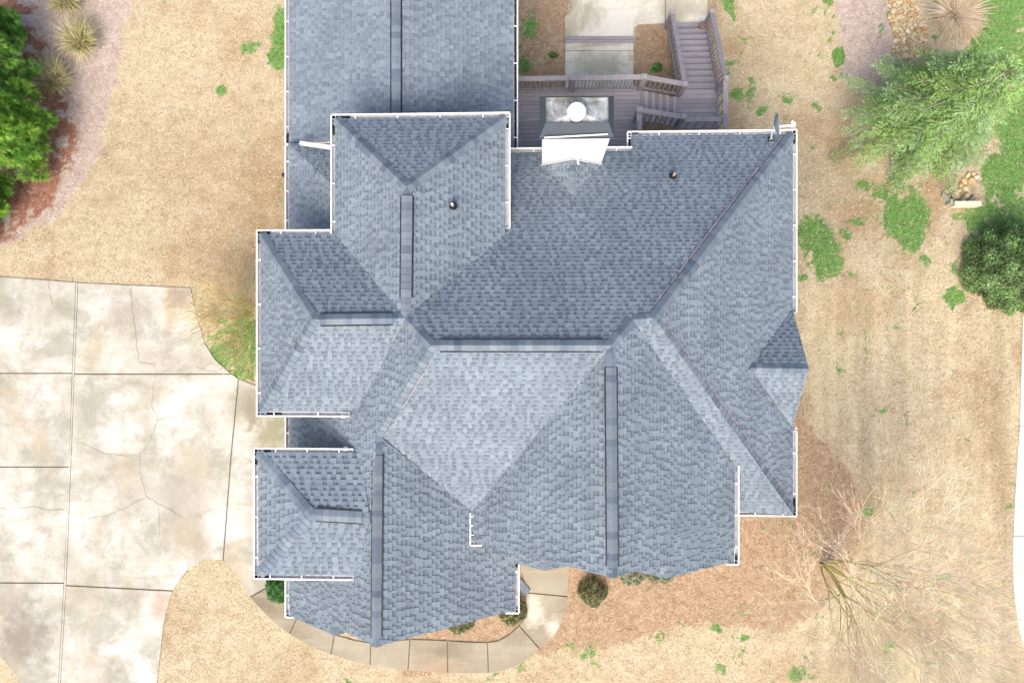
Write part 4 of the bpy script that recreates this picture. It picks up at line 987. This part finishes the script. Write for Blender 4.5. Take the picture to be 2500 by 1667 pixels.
# scattered leaves / wood chips
n = 3600; idx = RNG.choice(len(X), n, replace=False); wgt = RNG.uniform(0, 1, n) < (.10+.8*np.maximum(pk[idx], mu[idx]*.6))*(1-.9*np.clip(gm_[idx], 0, 1)); idx = idx[wgt]; n = len(idx)
pos = np.stack([X[idx], Y[idx], Z[idx]+.03], 1); nv = RNG.normal(size=(n, 3))*.35+[0, 0, 1]
V = leaves(pos, nv, RNG.uniform(.010, .030, n), .55); C = pick([(.68, .54, .40), (.78, .68, .55), (.36, .22, .12), (.55, .36, .22), (.70, .60, .48)], n, .15)
o = np_mesh('fallen_leaves', V, 4, C, M['blade']); tag(o, 'small pale fallen leaves and chips scattered over the beds', 'leaves', kind='stuff')

def trunk_mesh(name, parent, pts, rads, mat=None, n=8, col=(1, 1, 1)):
    mb = MB(); mb.tube(pts, rads, n, col); return mb.build(name, mat or M['bark'], parent)
# --- tufted conifers at the left edge
def tufted_conifer(x, y, height, rad, label, seed, cols, squash=1.0):
    rg = np.random.default_rng(seed); b = G(x, y); t = empty('conifer', b); tag(t, label, 'tree', 'bright green conifers along the left bed')
    trunk_mesh('trunk', t, [b-Vector((0, 0, .2)), b+Vector((0, 0, height*.5)), b+Vector((.03, 0, height*.93))], [.14, .09, .02])
    # lumpy crown: tufts sitting on lobes
    nl = 150; ph = rg.uniform(0, 2*PI, nl); hh = rg.uniform(.05, 1, nl)**.8
    prof = rad*np.clip((1-hh)**.6, .08, 1)*rg.uniform(.45, 1.05, nl)
    lob = np.stack([np.cos(ph)*prof, np.sin(ph)*prof, .3+hh*(height-.3)], 1); ls = rg.uniform(.16, .34, nl)*rad*.62
    Vs, Cs = [], []
    for c, s in zip(lob, ls):
        m = 46; d = rg.normal(size=(m, 3)); d /= np.linalg.norm(d, axis=1)[:, None]; outw = np.array([c[0], c[1], .35*rad]); outw /= np.linalg.norm(outw)
        d = d+outw*.5; d /= np.linalg.norm(d, axis=1)[:, None]; p = c+d*s*rg.uniform(.5, 1.0, (m, 1))
        lobtone = rg.uniform(.75, 1.3); yell = rg.uniform(0, 1)
        q = 15; pp = np.repeat(p, q, 0)+rg.normal(size=(m*q, 3))*.02; dd = np.repeat(d, q, 0)+rg.normal(size=(m*q, 3))*.42
        V = blades(pp, dd, rg.uniform(.09, .18, m*q), rg.uniform(.012, .026, m*q), 0.0)
        C = np.array(cols)[rg.integers(0, len(cols), m)]; C = C*lobtone*(1+.25*np.array([yell, yell*.4, 0])); C = np.repeat(C, q, 0)*rg.uniform(.75, 1.3, (m*q, 1)); Vs.append(V); Cs.append(C)
    V = np.concatenate(Vs); V = V+np.array([b.x, b.y, b.z])
    np_mesh('crown', V, 3, np.concatenate(Cs), M['foliage'], t)
cg = [(.10, .27, .035), (.15, .36, .05), (.22, .43, .06), (.07, .19, .025), (.28, .45, .08)]
tufted_conifer(48, 150, 3.4, 1.6, 'tall dark green conifer at the upper left corner of the lot', 1, [(c[0]*.75, c[1]*.85, c[2]*1.1) for c in cg])
tufted_conifer(82, 345, 3.2, 1.75, 'broad bright yellow-green conifer below the upper left conifer', 2, cg)
tufted_conifer(18, 510, 2.0, .80, 'small bright green conifer below the broad one', 3, cg)
tufted_conifer(-25, 580, 1.8, .65, 'lowest green conifer cut by the left edge above the driveway', 4, cg)

# --- blue-green cedar at the right
def cedar(x, y, height, rad, seed):
    rg = np.random.default_rng(seed); b = G(x, y); t = empty('cedar_tree', b); tag(t, 'tall loose blue-green conifer on the lawn right of the house', 'tree')
    top = Vector((b.x+.25, b.y+.1, b.z+height)); trunk_mesh('trunk', t, [b-Vector((0, 0, .2)), b.lerp(top, .5), top], [.15, .08, .012], n=10)
    mbb = MB(); Vs, Cs = [], []
    nb = 150
    for k in range(nb):
        f_ = .08+.90*(k/nb)**1.05; az = k*2.399+rg.uniform(-.3, .3); L = rad*(1-f_)**.68*rg.uniform(.75, 1.1)+.12
        o0 = np.array(b.lerp(top, f_)); dirh = np.array([math.cos(az), math.sin(az), 0]); rise = rg.uniform(.05, .35)
        ns = 7; tt = np.linspace(0, 1, ns); pts = o0+dirh*L*tt[:, None]+np.array([0, 0, 1])*(L*(rise*tt-.42*tt**2))[:, None]
        if L > .5: mbb.tube([Vector(p) for p in pts], list(np.linspace(.022, .004, ns)), 4, (.35, .30, .26), False)
        side = np.array([-dirh[1], dirh[0], 0]); tone = rg.uniform(.75, 1.25); blue = rg.uniform(0, 1)
        nt = max(6, int(L*20))
        for j in range(nt):
            u = (j+.5)/nt; u = .12+.88*u; p = o0+dirh*L*u+np.array([0, 0, L*(rise*u-.42*u*u)])
            sg = 1 if j % 2 else -1; tl_ = (.42*(1-u)**.7+.12)*rg.uniform(.7, 1.2)*min(1, L/1.2+.3)
            td = side*sg*rg.uniform(.6, 1)+dirh*rg.uniform(.5, .9)+np.array([0, 0, rg.uniform(-.25, .1)]); td /= np.linalg.norm(td)
            m = max(5, int(tl_*46)); w = np.sort(rg.uniform(0, 1, m)); pp = p+td*tl_*w[:, None]-np.array([0, 0, .12])*(w[:, None]**2)*tl_*2
            pp = np.repeat(pp, 2, 0)
            dd = td+np.stack([rg.normal(0, .55, m*2), rg.normal(0, .55, m*2), rg.normal(.1, .45, m*2)], 1)
            V = blades(pp, dd, rg.uniform(.05, .11, m*2), rg.uniform(.014, .026, m*2))
            base = np.array([.26, .40, .11])*(1-blue*.4)+np.array([.22, .36, .24])*blue*.4
            tip = np.array([.55, .70, .60]) if u > .86 and blue > .45 else base
            ww = np.repeat(w, 2)[:, None]; C = (base*(1-ww*.6)+((base*1.5+tip)*.5)*ww*.6)*1.02*tone*rg.uniform(.6, 1.4, (m*2, 1)); Vs.append(V); Cs.append(C)
    mbb.build('limbs', M['twig'], t)
    np_mesh('crown', np.concatenate(Vs), 3, np.concatenate(Cs), M['foliage'], t)
cedar(2212, 316, 4.7, 2.6, 21)

# --- leafy shrubs
def shrub(x, y, rx, ry, h, label, cols, n=5000, leaf=(.018, .035), group=None, seed=0, name='round_shrub'):
    rg = np.random.default_rng(seed+77); b = G(x, y); t = empty(name, b); tag(t, label, 'shrub', group)
    trunk_mesh('stem', t, [b-Vector((0, 0, .1)), b+Vector((0, 0, h*.6))], [.05, .02])
    d = rg.normal(size=(n, 3)); d[:, 2] = np.abs(d[:, 2]); d /= np.linalg.norm(d, axis=1)[:, None]
    lump = 1+.045*np.sin(d[:, 0]*6+seed)+.045*np.sin(d[:, 1]*7+seed*2)+.07*np.sin(d[:, 0]*13+d[:, 2]*9)
    r = lump*rg.uniform(.62, 1.03, n)**.5; p = d*r[:, None]*[rx, ry, h]+[b.x, b.y, b.z+.04]
    nv = d+rg.normal(size=(n, 3))*.7; V = leaves(p, nv, rg.uniform(*leaf, n), .5)
    C = np.array(cols)[rg.integers(0, len(cols), n)]*rg.uniform(.65, 1.3, (n, 1))*(.75+.35*np.sin(d[:, :1]*9+seed)*np.sin(d[:, 1:2]*11))
    np_mesh('crown', V, 4, np.clip(C*1.45, .02, 1), M['foliage'], t)
br = [(.13, .14, .06), (.19, .21, .09), (.28, .28, .13), (.36, .33, .2), (.09, .09, .05), (.14, .19, .06)]
gsh = 'round olive shrubs in the front beds'
shrub(1446, 1438, .44, .44, .75, 'round olive-green clipped shrub right of the curved footpath', br, 6500, group=gsh, seed=1)
shrub(1251, 1485, .45, .45, .7, 'round olive shrub inside the bend of the footpath', br, 5500, group=gsh, seed=2)
shrub(1125, 1505, .46, .42, .7, 'olive shrub half hidden under the front eave left of the bend', br, 5500, group=gsh, seed=3)
shrub(1540, 1388, .48, .42, .7, 'greyish shrub peeking out beneath the gable eave', [(.24, .26, .17), (.32, .33, .22), (.18, .22, .12)], 5000, group=gsh, seed=4)
shrub(1608, 1392, .45, .34, .6, 'greyish shrub sliver beneath the second gable eave', [(.24, .26, .17), (.32, .33, .22), (.18, .22, .12)], 4500, group=gsh, seed=5)
shrub(688, 1425, .42, .55, .6, 'bright green shrub beside the footpath at the house corner', [(.07, .20, .05), (.12, .28, .07), (.05, .14, .04)], 6500, group=gsh, seed=6)
hol = [(.11, .24, .07), (.16, .31, .095), (.23, .38, .13), (.07, .15, .055), (.32, .34, .18), (.22, .30, .11)]
shrub(2452, 652, 1.32, 1.38, 1.3, 'big dense dark green shrub cut by the right edge', hol, 52000, (.02, .042), None, 8, 'large_shrub')
shrub(2520, 735, .6, .5, .6, 'low green shrub below the big dark shrub', hol, 9000, (.02, .04), None, 9, 'low_shrub')
shrub(1604, 168, .17, .15, .2, 'small green leafy plant in the mulch beside the deck stairs', [(.10, .24, .05), (.16, .34, .08)], 500, (.02, .045), None, 10, 'small_plant')
shrub(1352, 137, .15, .10, .12, 'small green weed in the mulch left of the patio', [(.10, .24, .05), (.16, .34, .08)], 350, (.02, .04), None, 11, 'small_plant')

# --- ornamental grasses
def grass_clump(x, y, rad, h, cols, label, n=1500, group=None, lean=(0, 0), seed=0):
    rg = np.random.default_rng(seed+5); b = G(x, y)
    an = rg.uniform(0, 2*PI, n); sp = rg.uniform(.05, 1, n)**.7
    V = []; C = []
    base = np.stack([np.cos(an)*sp*rad*.25, np.sin(an)*sp*rad*.25, np.zeros(n)], 1)+[b.x, b.y, b.z]
    out = np.stack([np.cos(an), np.sin(an), np.zeros(n)], 1); segs = 4; w = rg.uniform(.007, .014, n)[:, None]
    L = rg.uniform(.6, 1.1, n)[:, None]; side = np.stack([-np.sin(an), np.cos(an), np.zeros(n)], 1)
    pr = base; jit = rg.normal(size=(n, 3))*[rad*.42, rad*.42, 0]
    for k in range(1, segs+1):
        t = k/segs; q = base+(out*rad*sp[:, None]+np.array([lean[0], lean[1], 0])+jit)*L*t**1.2+np.array([0, 0, 1])*h*L*(t*1.7-t*t*(.8+.5*sp[:, None]))
        ww = w*(1-.75*(k-1)/segs); w2 = w*(1-.75*k/segs)
        V.append(np.stack([pr-side*ww, pr+side*ww, q+side*w2, q-side*w2], 1).reshape(-1, 3)); pr = q
    c = np.array(cols)[rg.integers(0, len(cols), n)]*rg.uniform(.75, 1.2, (n, 1)); C = [c]*segs
    o = np_mesh('ornamental_grass', np.concatenate(V), 4, np.concatenate(C), M['blade']); tag(o, label, 'grass clump', group)
gc = [(.52, .46, .22), (.62, .55, .30), (.38, .38, .14), (.70, .62, .40), (.30, .28, .11)]
gg = 'straw-yellow ornamental grass clumps in the left bed'
grass_clump(178, 14, .50, .7, gc, 'topmost yellow grass clump in the left bed', 1300, gg, (-.1, .2), 1)
grass_clump(216, 116, .54, .8, gc, 'widest yellow grass clump, middle of the three in the left bed', 1600, gg, (-.1, .2), 2)
grass_clump(152, 208, .50, .8, gc, 'lowest yellow grass clump, close to the green conifer', 1500, gg, (-.1, .25), 3)
grass_clump(2322, 44, .62, .5, [(.72, .60, .43), (.62, .49, .32), (.80, .71, .55), (.50, .37, .24)], 'big pale tan grass clump beside the creek stones', 3600, None, (.2, .1), 4)

# --- bare trees
def bare_tree(name, x, y, height, spread, seed, label, col, mosscol, nstem=6, depth=5, lean=(0, 0), rtop=.045, twl=1.0, minr=.004, rad_crown=None, nsub=(3, 4)):
    rg = random.Random(seed); b = G(x, y); t = empty(name, b); tag(t, label, 'tree'); trunkmb = MB(); mb = MB(); cnt = [0]
    def grow(p, d, L, r, lev):
        ns = 5 if lev < 2 else 4; pts = [p]; q = p; dd = d.copy()
        for k in range(ns):
            dd = (dd+Vector((rg.gauss(0, .10), rg.gauss(0, .10), rg.gauss(.015, .07)))).normalized(); q = q+dd*L/ns; pts.append(q)
        r1 = max(minr, r*.62 if lev < depth else minr); rads = [r+(r1-r)*k/ns for k in range(ns+1)]
        f_ = min(1, lev/3); c = tuple((mosscol[i]*(1-f_)+col[i]*f_)*rg.uniform(.8, 1.2) for i in range(3))
        (trunkmb if lev == 0 else mb).tube(pts, rads, 6 if lev < 2 else 3, c, lev == 0); cnt[0] += 1
        if lev >= depth: return
        n = rg.randint(*nsub)
        for i in range(n):
            u = rg.uniform(.35, 1.0) if i else 1.0; k = min(ns-1, int(u*ns)); s = pts[k].lerp(pts[k+1], u*ns-k) if u < 1 else pts[-1]
            ax = Vector((rg.gauss(0, 1), rg.gauss(0, 1), rg.gauss(0, .5))).normalized(); an = rg.uniform(.25, .62) if i else rg.uniform(.05, .25)
            nd = (dd*math.cos(an)+ax.cross(dd).normalized()*math.sin(an)); nd.z += .05; nd.normalize()
            grow(s, nd, L*rg.uniform(.62, .86)*twl, max(minr, r1*rg.uniform(.65, .9)), lev+1)
    for k in range(nstem):
        az = 2*PI*k/nstem+rg.uniform(-.4, .4); tilt = rg.uniform(.12, .55)*spread
        d = Vector((math.cos(az)*tilt+lean[0], math.sin(az)*tilt+lean[1], 1)).normalized()
        grow(b+Vector((math.cos(az)*.08, math.sin(az)*.08, -.1)), d, height*.33, rtop*rg.uniform(.8, 1.2), 0)
    trunkmb.build('trunk', M['twig'], t); mb.build('branches', M['twig'], t)
    print(name, cnt[0])
bare_tree('bare_tree', 2015, 1375, 7.0, .9, 3, 'large leafless multi-stem tree with mossy stems at the lower right', (.66, .57, .42), (.48, .44, .20), 8, 5, (.07, -.03), .042, 1.0, .0028)
bare_tree('bare_shrub_tree', 628, 772, 2.9, 1.7, 9, 'small leafless yellowish tree between the driveway corner and the house', (.56, .47, .25), (.46, .40, .15), 14, 4, (-.10, 0), .020, 1.0, .0040)
